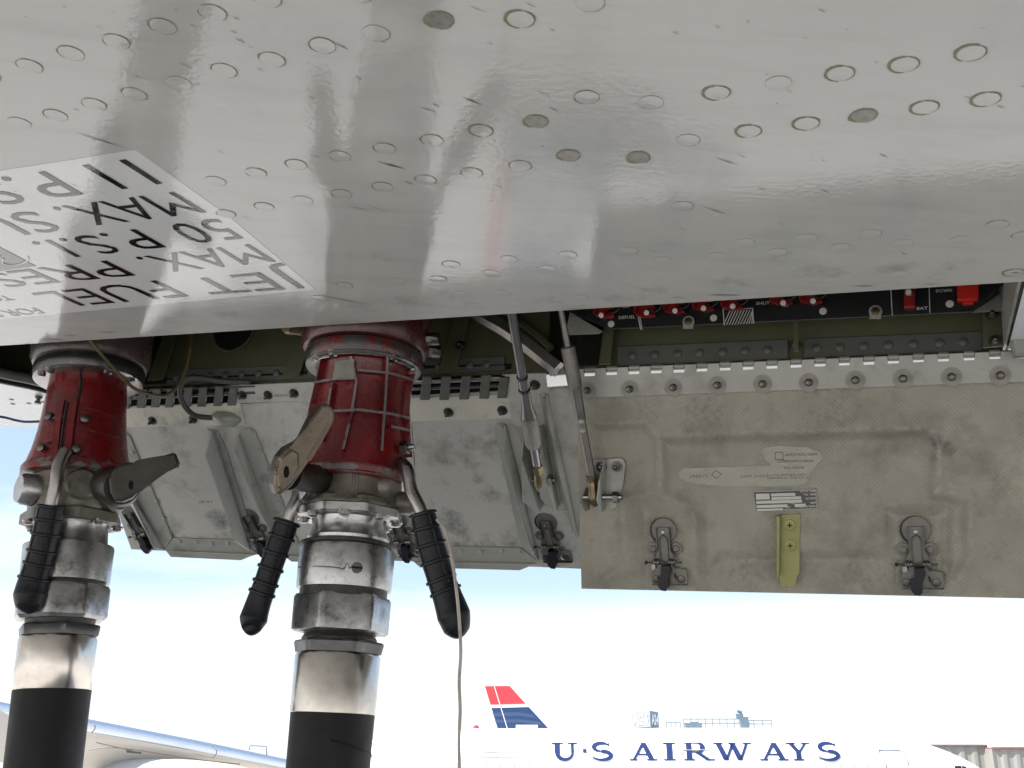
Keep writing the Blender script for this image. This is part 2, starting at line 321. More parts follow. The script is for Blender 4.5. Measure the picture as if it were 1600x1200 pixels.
def add_box(bm, c, x, y, z, hx, hy, hz, mi=0):
    c = Vector(c); q = lambda a, b: c + x * hx * a + y * hy * b
    add_prism(bm, [q(-1, -1) - z * hz, q(1, -1) - z * hz, q(1, 1) - z * hz, q(-1, 1) - z * hz], [q(-1, -1) + z * hz, q(1, -1) + z * hz, q(1, 1) + z * hz, q(-1, 1) + z * hz], mi)
X, Y, Z = Vector((1, 0, 0)), Vector((0, 1, 0)), Vector((0, 0, 1))
def lathe_local(bm, prof, seg=16, mi=0, c=(0, 0, 0), cap=True):
    """profile (r, z) round local z"""
    c = Vector(c); rings = []
    for r, z in prof: rings.append([bm.verts.new(c + Vector((max(r, 1e-6) * math.cos(2 * math.pi * k / seg), max(r, 1e-6) * math.sin(2 * math.pi * k / seg), z))) for k in range(seg)])
    for i in range(len(rings) - 1):
        for k in range(seg):
            f = bm.faces.new((rings[i][k], rings[i][(k + 1) % seg], rings[i + 1][(k + 1) % seg], rings[i + 1][k])); f.material_index = mi
    if cap:
        f = bm.faces.new(rings[-1]); f.material_index = mi; f = bm.faces.new(rings[0][::-1]); f.material_index = mi
def mesh_of(name, bm, mats, smooth=True):
    bmesh.ops.recalc_face_normals(bm, faces=bm.faces); me = bpy.data.meshes.new(name); bm.to_mesh(me); bm.free()
    for m in mats: me.materials.append(m)
    if smooth:
        for p in me.polygons: p.use_smooth = True
        me.set_sharp_from_angle(angle=math.radians(35))
    return me
def put(name, me, mtx, parent):
    o = bpy.data.objects.new(name, me); COL.objects.link(o); attach(o, parent); o.matrix_basis = mtx; return o
def text_verts(s, offset=0.0, res=3):
    cu = bpy.data.curves.new('t', 'FONT'); cu.body = s; cu.size = 1; cu.resolution_u = res; cu.offset = offset
    o = bpy.data.objects.new('t', cu); COL.objects.link(o); dg = bpy.context.evaluated_depsgraph_get(); dg.update()
    me = o.evaluated_get(dg).to_mesh(); v = [tuple(p.co) for p in me.vertices]; f = [tuple(p.vertices) for p in me.polygons]
    o.evaluated_get(dg).to_mesh_clear(); bpy.data.objects.remove(o); bpy.data.curves.remove(cu); return v, f
def text_on(name, s, quad, m, parent, offset=0.0, cap=.70, res=3):
    """lettering whose baseline/cap box runs bl, br, tr, tl (3-D points)"""
    bl, br, tr, tl = [Vector(q) for q in quad]; v, f = text_verts(s, offset, res)
    if not v: return None
    x0 = min(p[0] for p in v); x1 = max(p[0] for p in v); out = []
    for p in v:
        a = (p[0] - x0) / (x1 - x0); b = p[1] / cap
        out.append(bl * (1 - a) * (1 - b) + br * a * (1 - b) + tr * a * b + tl * (1 - a) * b)
    me = bpy.data.meshes.new(name); me.from_pydata(out, [], f); return link(name, me, parent, m)
def qpx(pl, lift, *pts): return [pl.at(x, y, lift) for x, y in pts]

# ------------------------------------------------------------------ ground
bm = bmesh.new(); add_prism(bm, [(-1500, -1500, -.5), (1500, -1500, -.5), (1500, 2500, -.5), (-1500, 2500, -.5)], [(-1500, -1500, 0), (1500, -1500, 0), (1500, 2500, 0), (-1500, 2500, 0)])
ground = setp(from_bm('ground', bm, None, M['conc']), kind='structure')
bm = bmesh.new()
for i in range(-12, 13):
    x = i * 7.5
    bm.faces.new([bm.verts.new(p) for p in ((x - .02, -30, .004), (x + .02, -30, .004), (x + .02, 90, .004), (x - .02, 90, .004))])
for i in range(-4, 12):
    y = i * 7.5 + 2
    bm.faces.new([bm.verts.new(p) for p in ((-90, y - .02, .008), (90, y - .02, .008), (90, y + .02, .008), (-90, y + .02, .008))])
setp(from_bm('apron_joints', bm, None, M['joint']), kind='structure')

# ------------------------------------------------------------------ the wing overhead
wing = thing('aircraft_wing', E0, 'grey airliner wing underside overhead with its refuelling bay doors hanging open', 'aircraft wing')
bayL, bayR = sc_of(-330, 560)[0], sc_of(1592, 440)[0]
wH = sc_of(900, 577)[1]
TH = .0022
bm = bmesh.new()
s0, s1 = -12, 12.0
q = [PWp(s0, -8.5), PWp(s1, -8.5), PWp(s1, 0), PWp(s0, 0)]
add_prism(bm, q, [p - NW * TH for p in q])
from_bm('wing_skin', bm, wing, M['wing'])
# forward skin: round the bay, then curling up into the leading edge
rim = [sc_of(*p) for p in ((-330, 559), (-150, 574), (-60, 584), (0, 598), (45, 608), (85, 618), (130, 621), (190, 617))]
fl = sc_of(900, 584)[1]
def c_start(s):
    if s >= rim[0][0] or s <= bayR - .005: return .0
    pts = sorted(rim)
    if s <= pts[0][0]: return fl
    for a, b in zip(pts, pts[1:]):
        if a[0] <= s <= b[0]: return a[1] + (b[1] - a[1]) * (s - a[0]) / (b[0] - a[0])
    return fl
c1 = sc_of(0, 655)[1]; RAD = .55
ss = sorted(set([s0, s1, bayR - .006, bayR - .004, rim[0][0], rim[0][0] + .001] + [r[0] for r in rim] + list(np.linspace(bayR, rim[-1][0], 12))))
bm = bmesh.new(); rows = []
for s in ss:
    col = [PWp(s, max(c_start(s), .0003)), PWp(s, max(c1, c_start(s)))]
    for k in range(1, 15):
        a = math.radians(k * 10); col.append(PWp(s, c1 + RAD * math.sin(a), -RAD * (1 - math.cos(a))))
    col.append(PWp(s, -8.5, -.9))
    rows.append([bm.verts.new(p) for p in col])
for a, b in zip(rows, rows[1:]):
    for k in range(len(a) - 1): bm.faces.new((a[k], b[k], b[k + 1], a[k + 1]))
from_bm('leading_edge_skin', bm, wing, M['fuse'], True)
# dark seam and fasteners on the front skin at the left
for i, x in enumerate((6, 12, 42)): pass
for px, py in ((18, 624), (20, 631), (45, 630), (68, 628)):
    bm = bmesh.new(); lathe_local(bm, [(.004, .0), (.004, .0008), (.003, .001)], 12); put('fastener', mesh_of('front_fastener', bm, [M['crack']]), PW.frame(px, py), wing)
bm = bmesh.new(); lathe_local(bm, [(.006, 0), (.006, .004), (.0035, .004), (.0035, .009), (.0055, .009), (.0055, .013)], 12)
put('bolt', mesh_of('bolt', bm, [M['steel_d']]), PW.frame(61, 619), wing)
# bay box
HB = .24
def up(p, h): return p - NW * h
bay = setp(bpy.data.objects.new('refuel_bay', None)); 
bpy.data.objects.remove(bay)
def slab(name, a, b, c_, d, n, th, m, parent=wing):
    bm = bmesh.new(); q = [a, b, c_, d]; add_prism(bm, q, [p + n * th for p in q]); return from_bm(name, bm, parent, m)
wl, wr = rim[0][0] - .01, bayR + .0
farc = fl + .0
bay_wall = slab('bay_wall', PWp(wr, farc - .004), PWp(wl, farc - .004), up(PWp(wl, farc - .004), HB), up(PWp(wr, farc - .004), HB), C, .002, M['olive'])
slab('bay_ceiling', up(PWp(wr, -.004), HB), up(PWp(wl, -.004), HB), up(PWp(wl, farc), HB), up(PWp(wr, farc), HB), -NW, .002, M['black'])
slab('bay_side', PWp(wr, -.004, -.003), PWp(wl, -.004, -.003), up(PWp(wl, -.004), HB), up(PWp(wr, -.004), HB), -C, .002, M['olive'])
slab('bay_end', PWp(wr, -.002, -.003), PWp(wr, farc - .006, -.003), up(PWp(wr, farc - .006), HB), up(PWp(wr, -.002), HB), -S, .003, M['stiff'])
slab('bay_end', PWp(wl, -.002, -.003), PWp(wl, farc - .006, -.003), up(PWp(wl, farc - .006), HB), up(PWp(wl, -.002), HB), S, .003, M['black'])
PBW = Plane(PWp(0, farc - .005), C)             # inner face of the far wall
PBW.n = -C if (-C).dot(CAM - PBW.o) > 0 else C
# rivet meshes
def rivet_mesh(name, r, h, m):
    bm = bmesh.new(); lathe_local(bm, [(r, 0), (r * .92, h * .5), (r * .6, h * .9), (r * .2, h)], 12); return mesh_of(name, bm, [m])
RV = rivet_mesh('rivet', .0042, .002, M['stiff']); RVB = rivet_mesh('bay_rivet', .006, .0028, M['bay_grey']); RVO = rivet_mesh('door_rivet', .0042, .0028, M['stiff'])
bm = bmesh.new(); lathe_local(bm, [(.0075, 0), (.0075, .0012), (.0045, .0014), (.0045, .005), (.0028, .0054), (.0026, .0105), (.0015, .0112)], 14)
BOLT = mesh_of('bolt', bm, [M['steel_d']])
bm = bmesh.new(); lathe_local(bm, [(.0118, 0), (.0118, .0003)], 24, 0); lathe_local(bm, [(.0048, .0003), (.0048, .003), (.0034, .004), (.0034, .006)], 12, 1); lathe_local(bm, [(.0023, .006), (.0021, .0115), (.0010, .012)], 10, 2)
LBOLT = mesh_of('leaf_bolt', bm, [M['washer'], M['steel_d'], M['gold']])
# grey angle strip along the foot of the wall with rivets, in two runs
for x0, x1, xs in ((262, 790, [276, 300, 328, 352, 378, 404, 432, 466, 486, 658, 686, 712, 734, 760]), (965, 1232, [988, 1023, 1059, 1093, 1129, 1164, 1199]), (1256, 1535, [1276, 1312, 1350, 1388, 1427, 1468, 1505])):
    yb = lambda x: 577 - .0414 * (x - 900) - 2
    hgt = 22 if x0 < 900 else 30
    st = plate('angle_strip', [(x0, yb(x0)), (x1, yb(x1)), (x1, yb(x1) - hgt), (x0, yb(x0) - hgt)], PBW, .0005, .003, M['bay_grey'], wing, .0008)
    for x in xs: put('rivet', RVB, PBW.frame(x, yb(x) - hgt * .52, .0035), st)
# lightening hole as a flat disc, the shade inside it painted black
c0 = PBW.at(366, 512); uu = S; vv = NW
bm = bmesh.new(); R0 = .037
ringo = [c0 + (uu * math.cos(a) + vv * math.sin(a)) * R0 + PBW.n * .0015 for a in [i * math.tau / 40 for i in range(40)]]
bm.faces.new([bm.verts.new(p) for p in ringo]); lh = from_bm('lightening_hole', bm, wing, M['black'])
bm = bmesh.new(); add_tube(bm, [c0 + (uu * math.cos(a) + vv * math.sin(a)) * (R0 + .0015) + PBW.n * .002 for a in [i * math.tau / 40 for i in range(41)]], .002, 8, caps=False)
from_bm('hole_lip', bm, lh, M['olive'], True)
# ribs: triangular gussets in the bay
def gusset(poly, m=M['olive'], pl=PBW, lift=.01, th=.003): return plate('bay_rib', poly, pl, lift, th, m, wing, .0006)
gusset([(272, 500), (292, 500), (262, 596), (238, 598)]); gusset([(488, 500), (505, 500), (474, 590), (447, 592)])
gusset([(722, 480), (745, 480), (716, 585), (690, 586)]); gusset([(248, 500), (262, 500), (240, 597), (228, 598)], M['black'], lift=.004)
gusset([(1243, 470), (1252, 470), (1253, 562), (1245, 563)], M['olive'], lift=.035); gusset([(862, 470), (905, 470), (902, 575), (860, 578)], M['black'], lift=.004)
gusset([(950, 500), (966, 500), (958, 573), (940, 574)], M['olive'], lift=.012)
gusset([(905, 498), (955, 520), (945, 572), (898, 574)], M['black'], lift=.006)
for a in ((1535, 470), ): plate('bay_rib', [(1533, 470), (1580, 465), (1580, 548), (1534, 552)], PBW, .02, .003, M['olive'], wing, .001)
for px, py in ((1550, 492), (1555, 533), (1243, 540), (470, 520), (720, 540)): put('bolt', BOLT, PBW.frame(px, py, .022), wing)
# diagonal shelf bracket and end frame
plate('bay_bracket', [(891, 488), (942, 518), (936, 522), (884, 524)], PBW.shifted(.03), 0, .002, M['stiff'], wing, .0004)
plate('bay_bracket', [(1520, 488), (1566, 458), (1574, 442), (1578, 442), (1571, 486), (1520, 489)], PBW.shifted(.03), 0, .002, M['zinc'], wing, .0004)
plate('bay_frame', [(1578, 430), (1640, 425), (1640, 556), (1584, 560), (1578, 540)], PBW.shifted(.05), 0, .01, M['zinc'], wing, .003)
# rim seal round the left end of the bay
r3 = [(-250, 556), (-120, 566), (-50, 574), (0, 587), (45, 596), (90, 607), (150, 615), (196, 613)]
tube('rim_seal', [PW.at(x, y - 4, -.006) for x, y in r3], .008, M['seal'], wing, 10, sub=4)
tube('rim_seal', [PW.at(x, y + 5, -.001) for x, y in r3], .0055, M['black'], wing, 8, sub=4)
tube('rim_edge', [PW.at(x, y + 11, .0005) for x, y in r3], .0016, M['zinc'], wing, 6, sub=4)

# paint-ringed fasteners of the wing skin: four states, shared meshes
def fast_mesh(kind, seed):
    rnd = random.Random(seed); bm = bmesh.new(); r = .0088; n = 36
    lathe_local(bm, [(r, 0), (r * .96, .00018), (r * .2, .00026)], 28, 1 if kind == 'm' else 0)
    def arc(a0, a1, w, mi, ro=r):
        k = max(3, int((a1 - a0) / (2 * math.pi) * n)); inn, out = [], []
        for i in range(k + 1):
            a = a0 + (a1 - a0) * i / k; ww = w * (.35 + .65 * math.sin(math.pi * i / k)) * (.7 + .6 * rnd.random())
            inn.append(bm.verts.new(((ro - ww * .3) * math.cos(a), (ro - ww * .3) * math.sin(a), .00034))); out.append(bm.verts.new(((ro + ww) * math.cos(a), (ro + ww) * math.sin(a), .00030)))
        for i in range(k): f = bm.faces.new((inn[i], out[i], out[i + 1], inn[i + 1])); f.material_index = mi
    if kind == 'a': arc(0, 2.6, .00035, 2); arc(2.7, 4.2, .0008, 2); arc(4.25, 6.2, .0003, 2)
    if kind == 'p': arc(-1.2, .9, .0006, 2); arc(2.6, 3.5, .0007, 2); arc(1.2, 1.9, .0003, 2)
    if kind == 'f': arc(-2.4, .3, .0004, 2 if seed % 2 else 0)
    if kind == 'm': arc(0, 3, .0010, 3); arc(2.9, 4.4, .0022, 3); arc(4.5, 6.1, .0007, 2)
    if kind == 'y': arc(1.7, 4.9, .0016, 3); arc(-1.2, 1.4, .0008, 2)
    for f in bm.faces: f.smooth = False
    return mesh_of('fastener_' + {'a': 'ringed', 'p': 'cracked', 'f': 'painted', 'm': 'bare', 'y': 'chipped'}[kind], bm, [M['wing'], M['bare'], M['crack'], M['primer_y']], False)
FM = {(k, i): fast_mesh(k, i) for k in 'apfmy' for i in range(3)}
FAST = """46,103p 111,83a 182,65p 254,41a 332,20p 417,-2p 87,180a 147,163p 210,147p 280,130f 350,110p 425,93p 504,71a 588,52f 687,32m 813,30y 922,4f 30,192f -20,118p
337,283f 400,270p 463,257a 531,244a 601,232a 675,219a 752,204y 838,190m 917,152a 1017,160f 1120,145y 1216,130f 1313,115y 1413,101y 1517,83y
413,323a 473,313f 534,303a 598,292a 665,281p 737,270p 813,259p 889,243m 998,246m 1075,219f 1170,205y 1260,193y 1350,181m 1445,168y 1541,155y
705,413a 685,436p 538,446p 767,427f 720,460f 740,478f 785,458f 803,475f 795,405f 887,398f 856,420f 907,466f 981,392f 1163,379f 1120,400f 1215,394f 1260,372f 1313,387f 1361,365f
1410,380f 1500,375f 1559,351p 1598,368p 1584,426y 1067,322f 1406,429f 1468,433f 620,440f 500,466f 1036,407f 353,334p 640,-20p 560,-10p""".split()
for i, f in enumerate(FAST):
    k = f[-1]; x, y = [float(v) for v in f[:-1].split(',')]
    put('fastener', FM[(k, i % 3)], PW.frame(x, y, .0003, random.uniform(-.5, .5)), wing)
# scratches and chips
bm = bmesh.new(); rnd = random.Random(3)
def scratch(x0, y0, x1, y1, w, mi=0):
    a, b = PW.at(x0, y0, .0006), PW.at(x1, y1, .0006); d = (b - a); nrm = NW.cross(d).normalized(); k = 6; L_, R_ = [], []
    for i in range(k + 1):
        t = i / k; ww = w * math.sin(math.pi * min(max(t, .06), .94)) * (.6 + .8 * rnd.random()); p = a + d * t
        L_.append(bm.verts.new(p + nrm * ww)); R_.append(bm.verts.new(p - nrm * ww))
    for i in range(k): f = bm.faces.new((L_[i], L_[i + 1], R_[i + 1], R_[i])); f.material_index = mi
for a in ((120, 208, 194, 231, .0007), (590, 253, 632, 264, .0009), (722, 152, 752, 164, .0006), (676, 162, 687, 168, .0005), (655, 168, 682, 175, .0003), (840, 143, 862, 152, .0003),
          (277, 97, 300, 107, .0003), (367, 60, 385, 68, .0003), (545, 322, 580, 330, .0003), (1095, 322, 1140, 337, .0004), (1280, 295, 1297, 302, .0003), (1118, 247, 1152, 258, .0004),
          (820, 4, 838, 12, .0003), (520, 66, 545, 78, .0004), (630, 283, 648, 289, .0004), (570, 320, 610, 332, .0002), (555, 120, 568, 126, .0003), (730, 8, 760, 20, .0002)): scratch(*a)
for i in range(60):
    x, y = rnd.uniform(0, 1600), rnd.uniform(0, 400); l = rnd.uniform(4, 16); scratch(x, y, x + l, y + l * rnd.uniform(.3, .48), rnd.uniform(.00015, .00035))
for x0, y0, l, w in ((1108, 461, 48, .0018), (1050, 465, 20, .001), (905, 478, 18, .0008), (1335, 447, 30, .0008), (150, 519, 30, .0012), (1578, 426, 16, .002), (505, 462, 60, .0008), (880, 482, 40, .0008),
                    (60, 530, 40, .0008), (100, 524, 20, .001), (1440, 444, 30, .0007), (35, 537, 18, .0008)):
    scratch(x0, y0, x0 + l, y0 + l * (.22 if x0 in (505,) else .02), w, 1 if x0 > 200 or x0 == 150 else 0)
setp(from_bm('paint_scratches', bm, wing, [M['scratch'], M['primer_y']]), kind='stuff')

# the refuelling placard decal with its lettering, upside down from here
decal = plate('placard', [(493, 452), (357, 337), (212, 234), (-260, 306), (-260, 523)], PW, .00005, .00025, M['decal'], wing)
DL = .0007
for s, q in (('JET', ((455, 421), (284, 438), (331, 461), (495, 450))), ('FUEL', ((243, 438), (48, 459), (99, 481), (297, 464))),
             ('MAX.', ((389, 382), (210, 402), (257, 427), (433, 410))), ('PRESS.', ((166, 407), (-100, 437), (-49, 456), (214, 431))),
             ('50', ((338, 342), (258, 352), (305, 382), (387, 373))), ('P.S.I.', ((211, 358), (47, 379), (98, 405), (262, 387))),
             ('MAX.', ((271, 300), (80, 324.5), (137, 355), (325, 333))), ('SUCT.', ((50, 330), (-225, 366), (-160, 392), (102, 361))),
             ('11', ((196, 249), (128, 259), (193, 297), (256, 288))), ('P.S.I.', ((70, 268), (-130, 296), (-70, 332), (133, 305)))):
    text_on('lettering', s, qpx(PW, DL, *q), M['ink'], decal, -.003)
for s, q in (('FOR SERVICE', ((52, 481), (-110, 496), (-90, 505), (72, 490))), ('TO JACK', ((10, 462), (-90, 471), (-74, 478), (25, 469)))):
    text_on('small_lettering', s, qpx(PW, DL, *q), M['faintink'], decal)
plate('symbol_block', [(-4, 383), (56, 415), (-90, 436), (-150, 400)], PW, .0005, .0002, M['faintink'], decal)
for x0, y0 in ((24, 406), (-20, 404)):
    bm = bmesh.new(); add_tube(bm, [PW.at(x0 + 20 * math.cos(a) - 6 * math.sin(a), y0 + 8 * math.sin(a), .0008) for a in [i * .5 - .6 for i in range(9)]], .0010, 5); from_bm('symbol_mark', bm, decal, M['decal'])

# ------------------------------------------------------------------ control panel in the bay
o = PWp(0, farc * .70); PC = Plane(o, C); 
if PC.n.dot(CAM - PC.o) < 0: PC.n = -PC.n
panel = plate('control_panel', [(846, 420), (1630, 400), (1572, 441), (1518, 488), (953, 515), (935, 506), (846, 470)], PC, 0, .003, M['panelb'], wing, .0006)
mm = lambda px: px / FP * 1.3
bm = bmesh.new()      # toggle-switch guard: folded red flap with its notch, lever tip below
outline = [(-16, 12), (-16, -13), (-6, -17), (8, -17), (16, -15), (14, -12), (4, -11), (0, -7), (4, -2), (14, 0), (10, 6), (-2, 11), (-9, 9)]
add_prism(bm, [(mm(x), mm(y), .004) for x, y in outline], [(mm(x), mm(y), .010) for x, y in outline], 0)
outline = [(-18, 12), (-14, 12), (-14, -14), (-18, -12)]
add_prism(bm, [(mm(x), mm(y), 0) for x, y in outline], [(mm(x), mm(y), .016) for x, y in outline], 0)
GUARD = mesh_of('switch_guard', bm, [M['guard']], False)
bm = bmesh.new(); add_tube(bm, [(0, 0, 0), (0, -.004, .012), (0, -.006, .018)], [.0022, .0022, .0034], 10); lathe_local(bm, [(.006, 0), (.006, .003), (.004, .0035)], 6)
TOG = mesh_of('toggle', bm, [M['steel']])
bm = bmesh.new(); add_tube(bm, [(.011 * math.cos(a), .011 * math.sin(a), .0035) for a in [i * math.tau / 24 for i in range(25)]], .0006, 5, caps=False); RINGM = mesh_of('switch_ring', bm, [M['faintink']])
for x, y, tx, ty in ((949, 484, 946, 497), (1013, 483, 1016, 493), (1058, 477, 1060, 490), (1103, 473, 1104, 486), (1148, 471, 1149, 483), (1224, 463, 1227, 478), (1270, 461, 1273, 475)):
    g = put('switch_guard', GUARD, PC.frame(x, y, .003), panel); put('toggle', TOG, PC.frame(tx, ty - 4, .003), panel); put('switch_ring', RINGM, PC.frame(x + 8, y - 6, .001), panel)
bm = bmesh.new(); lathe_local(bm, [(.0043, 0), (.0043, .0008), (.003, .001)], 18); DOT = mesh_of('indicator_cap', bm, [M['dot']])
for x, y in ((955, 506.5), (1115, 497), (1286, 486.5), (1484, 475)): put('indicator_cap', DOT, PC.frame(x, y, .003), panel)
bm = bmesh.new(); lathe_local(bm, [(.0075, 0), (.0075, .0015), (.0055, .0018)], 18, 0); lathe_local(bm, [(.0052, .0018), (.0048, .004), (.003, .0045)], 6, 1); add_box(bm, (0, -.005, .0007), X, Y, Z, .0062, .004, .0007, 0)
PSC = mesh_of('panel_fastener', bm, [M['stiff'], M['gold']])
for x, y in ((1076, 503), (1368, 487)): put('panel_fastener', PSC, PC.frame(x, y, .003), panel)
def up_text(s, cx, cy, w, h, pl, lift, m, parent, name='lettering', slope=-.05, flip=False, off=0.0):
    a, b = (cx - w / 2, cy + h / 2 - slope * w / 2), (cx + w / 2, cy + h / 2 + slope * w / 2); c_, d = (b[0], b[1] - h), (a[0], a[1] - h)
    q = (a, b, c_, d)
    if flip: q = (c_, d, a, b)
    return text_on(name, s, qpx(pl, lift, *q), m, parent, off, res=2)
for s, cx, cy, w in (('OFF', 978.6, 479, 13), ('DEFUEL', 979.8, 495.5, 26), ('NORM', 1192, 463.5, 23), ('SHUT', 1192, 473.7, 21), ('BAT', 1441, 481.5, 17), ('DOWN', 1475, 454, 25)):
    up_text(s, cx, cy, w, 4.6, PC, .0034, M['lettering_w'], panel, off=.01)
for q in ([(992, 470), (993.6, 470), (1003, 516.5), (1001.4, 516.6)], [(995, 470), (996.6, 470), (1005, 516), (1003.8, 516)], [(1391, 446), (1392.4, 446), (1395, 494), (1393.6, 494)], [(1451, 444), (1452.4, 444), (1453.6, 490.5), (1452.2, 490.6)]):
    plate('panel_line', q, PC, .003, .0003, M['lettering_w'], panel)
bm = bmesh.new()
for i in range(11):
    a = 1130 + i * 4.4; q = [(a, 508 - (a - 1130) * .05), (a + 1.3, 508 - (a - 1130) * .05), (min(a + 12, 1177), 484), (min(a + 10.5, 1176), 484)]
    add_prism(bm, qpx(PC, .003, *q), qpx(PC, .0033, *q))
for q in ([(1129, 483), (1130.4, 483), (1132.4, 508), (1131, 508)], [(1175, 481), (1176.4, 481), (1178.4, 506), (1177, 506)], [(1129, 483), (1176, 481), (1176, 482), (1129, 484)]): add_prism(bm, qpx(PC, .0034, *q), qpx(PC, .0036, *q))
from_bm('hatched_box', bm, panel, M['lettering_w'])
plate('battery_guard', [(1412, 440), (1430, 439), (1430, 485), (1413, 486.5)], PC, .003, .012, M['guard'], panel, .001); put('toggle', TOG, PC.frame(1420, 457, .012), panel)
plate('red_cover', [(1495, 436), (1528, 434), (1528.5, 470), (1526, 473.5), (1498, 474.5), (1495.5, 472)], PC, .003, .009, M['guard_o'], panel, .001)
plate('red_cover_tab', [(1504, 474), (1521, 473.3), (1521, 478), (1504, 479)], PC, .003, .005, M['guard_o'], panel, .0006)

# ------------------------------------------------------------------ latch mesh (shared by all door latches)
def latch_mesh():
    k = .00082; bm = bmesh.new(); P = lambda x, y, z: Vector((x * k, -y * k, z))
    # y measured down from the spring axle in photo pixels; material: 0 plate, 1 steel edge, 2 black, 3 steel bright
    pl = [(-23, 15), (-14, 10), (-11, 6), (11, 6), (14, 10), (33, 14), (33, 38), (-23, 38)]
    add_prism(bm, [P(x, y, 0) for x, y in pl], [P(x, y, .0022) for x, y in pl], 0)
    add_prism(bm, [P(-23, 36.5, .0022), P(33, 36.5, .0022), P(33, 38, .0022), P(-23, 38, .0022)], [P(-23, 36.5, .005), P(33, 36.5, .005), P(33, 38, .005), P(-23, 38, .005)], 1)
    lathe_local(bm, [(.0162, 0), (.0162, .0006), (.0155, .001)], 40, 0, P(1, -48, 0)); lathe_local(bm, [(.0172, -.0001), (.0172, .0002)], 40, 2, P(-1, -47, 0))
    arm = [(-11, -53), (11, -53), (11, -18), (16, -10), (17, 2), (-16, 2), (-15, -10), (-10, -18)]
    add_prism(bm, [P(x, y, .003) for x, y in arm], [P(x, y, .0042) for x, y in arm], 0)
    for sx in (-1, 1):
        e = [(sx * 11, -53), (sx * 9.4, -53), (sx * 9.4, -18), (sx * 11, -18)]
        add_prism(bm, [P(x, y, .0042) for x, y in e], [P(x, y, .0075) for x, y in e], 1)
        add_tube(bm, [P(sx * 10.5, -18, .006), P(sx * 15, -11, .007), P(sx * 16, -4, .008), P(sx * 14, 3, .008), P(sx * 17, 12, .004)], .0008, 6, 1)
        for c_ in range(5): add_tube(bm, [P(sx * (8 + c_ * 2.1), 4 * math.cos(a), .0075 + .0032 * math.sin(a)) for a in [j * math.tau / 10 for j in range(11)]], .00055, 5, 3, caps=False)
        lathe_local(bm, [(.008, 0), (.008, .0008), (.0045, .001), (.0042, .003), (.0026, .0035)], 14, 0, P(sx * 18, -19, 0))
        lathe_local(bm, [(.0052, .0022), (.0048, .0036), (.002, .004)], 14, 1, P(sx * 20 + 3, 29, 0))
    add_tube(bm, [P(-5 + 0, -38, .006), P(-6.5, -32, .006), P(-6.5, -2, .0075), P(-2, 0, .008)], .0007, 6, 1); add_tube(bm, [P(5, -38, .006), P(6.5, -32, .006), P(6.5, -2, .0075), P(2, 0, .008)], .0007, 6, 1)
    add_tube(bm, [P(-5, -38, .006), P(0, -41, .006), P(5, -38, .006)], .0007, 6, 1)
    lathe_local(bm, [(.0026, .004), (.0024, .0052), (.001, .0055)], 12, 3, P(0, -45, 0)); lathe_local(bm, [(.0035, .0008), (.003, .002)], 12, 1, P(0, -20, .002))
    add_tube(bm, [P(-29, 1, .0075), P(27, 1, .0075)], .0012, 8, 1); add_tube(bm, [P(-31, 1, .0075), P(-27, 1, .0075)], .0021, 8, 2)
    hook = [(-5, 6), (8, 5), (10, 14), (5, 26), (4, 40), (1, 45), (-7, 44), (-11, 38), (-12, 24), (-6, 20)]
    add_prism(bm, [P(x, y, .003) for x, y in hook], [P(x, y, .0125) for x, y in hook], 2)
    e = [(-21, 4), (-15, 4), (-15, 11), (-21, 13)]; add_prism(bm, [P(x, y, .003) for x, y in e], [P(x, y, .0075) for x, y in e], 3)
    add_tube(bm, [P(14, 20, .003), P(16, 26, .007), P(19, 32, .003)], .0012, 6, 3)
    return mesh_of('latch', bm, [M['latchgrey'], M['steel_d'], M['cover_d'], M['steel']], False)
LATCH = latch_mesh()

# ------------------------------------------------------------------ right door: moulded composite panel
def sdist(px, py, poly):
    """signed distance (inside positive) to a polygon, numpy arrays"""
    d = np.full(px.shape, 1e9); ins = np.zeros(px.shape, bool); n = len(poly)
    for i in range(n):
        ax, ay = poly[i]; bx, by = poly[(i + 1) % n]; ex, ey = bx - ax, by - ay
        t = np.clip(((px - ax) * ex + (py - ay) * ey) / (ex * ex + ey * ey), 0, 1)
        d = np.minimum(d, np.hypot(px - ax - ex * t, py - ay - ey * t))
        c_ = ((ay > py) != (by > py)) & (px < (bx - ax) * (py - ay) / (by - ay + 1e-12) + ax); ins ^= c_
    return np.where(ins, d, -d)
DX0, DX1 = 901.5, 1760.0
def dtop(x): return 600 - .0414 * (x - 900)
def dbot(x): return 920 + .0216 * (x - 907)
nx, ny = 260, 110
gx, gv = np.meshgrid(np.linspace(0, 1, nx), np.linspace(0, 1, ny)); 
YY = (dtop(DX0 + gx * (DX1 - DX0))) * (1 - gv) + (dbot(DX0 + gx * (DX1 - DX0))) * gv
XX = DX0 + gx * (DX1 - DX0) + gv * 7 * (1 - gx)
A_ = [(1032, 684), (1452, 671), (1463, 700), (1463, 770), (1512, 782), (1514, 868), (1492, 905), (1478, 905), (1478, 800), (1392, 802), (1392, 872), (1130, 872), (1096, 905), (1092, 800), (1070, 786), (1036, 772)]
B_ = [(926, 664), (1010, 663), (1028, 686), (1028, 757), (1006, 772), (968, 776), (976, 880), (936, 906), (926, 800)]
C_ = [(1560, 640), (1900, 620), (1900, 905), (1562, 900)]
def ss_(d, w): t = np.clip(d / w, 0, 1); return t * t * (3 - 2 * t)
H = .0085 * ss_(sdist(XX, YY, A_) + 6, 22) + .0055 * ss_(sdist(XX, YY, B_) + 5, 18) + .004 * ss_(sdist(XX, YY, C_), 40)
H += .0016 * ss_(sdist(XX, YY, [(918, 634), (1535, 612), (1545, 905), (915, 900)]), 26)
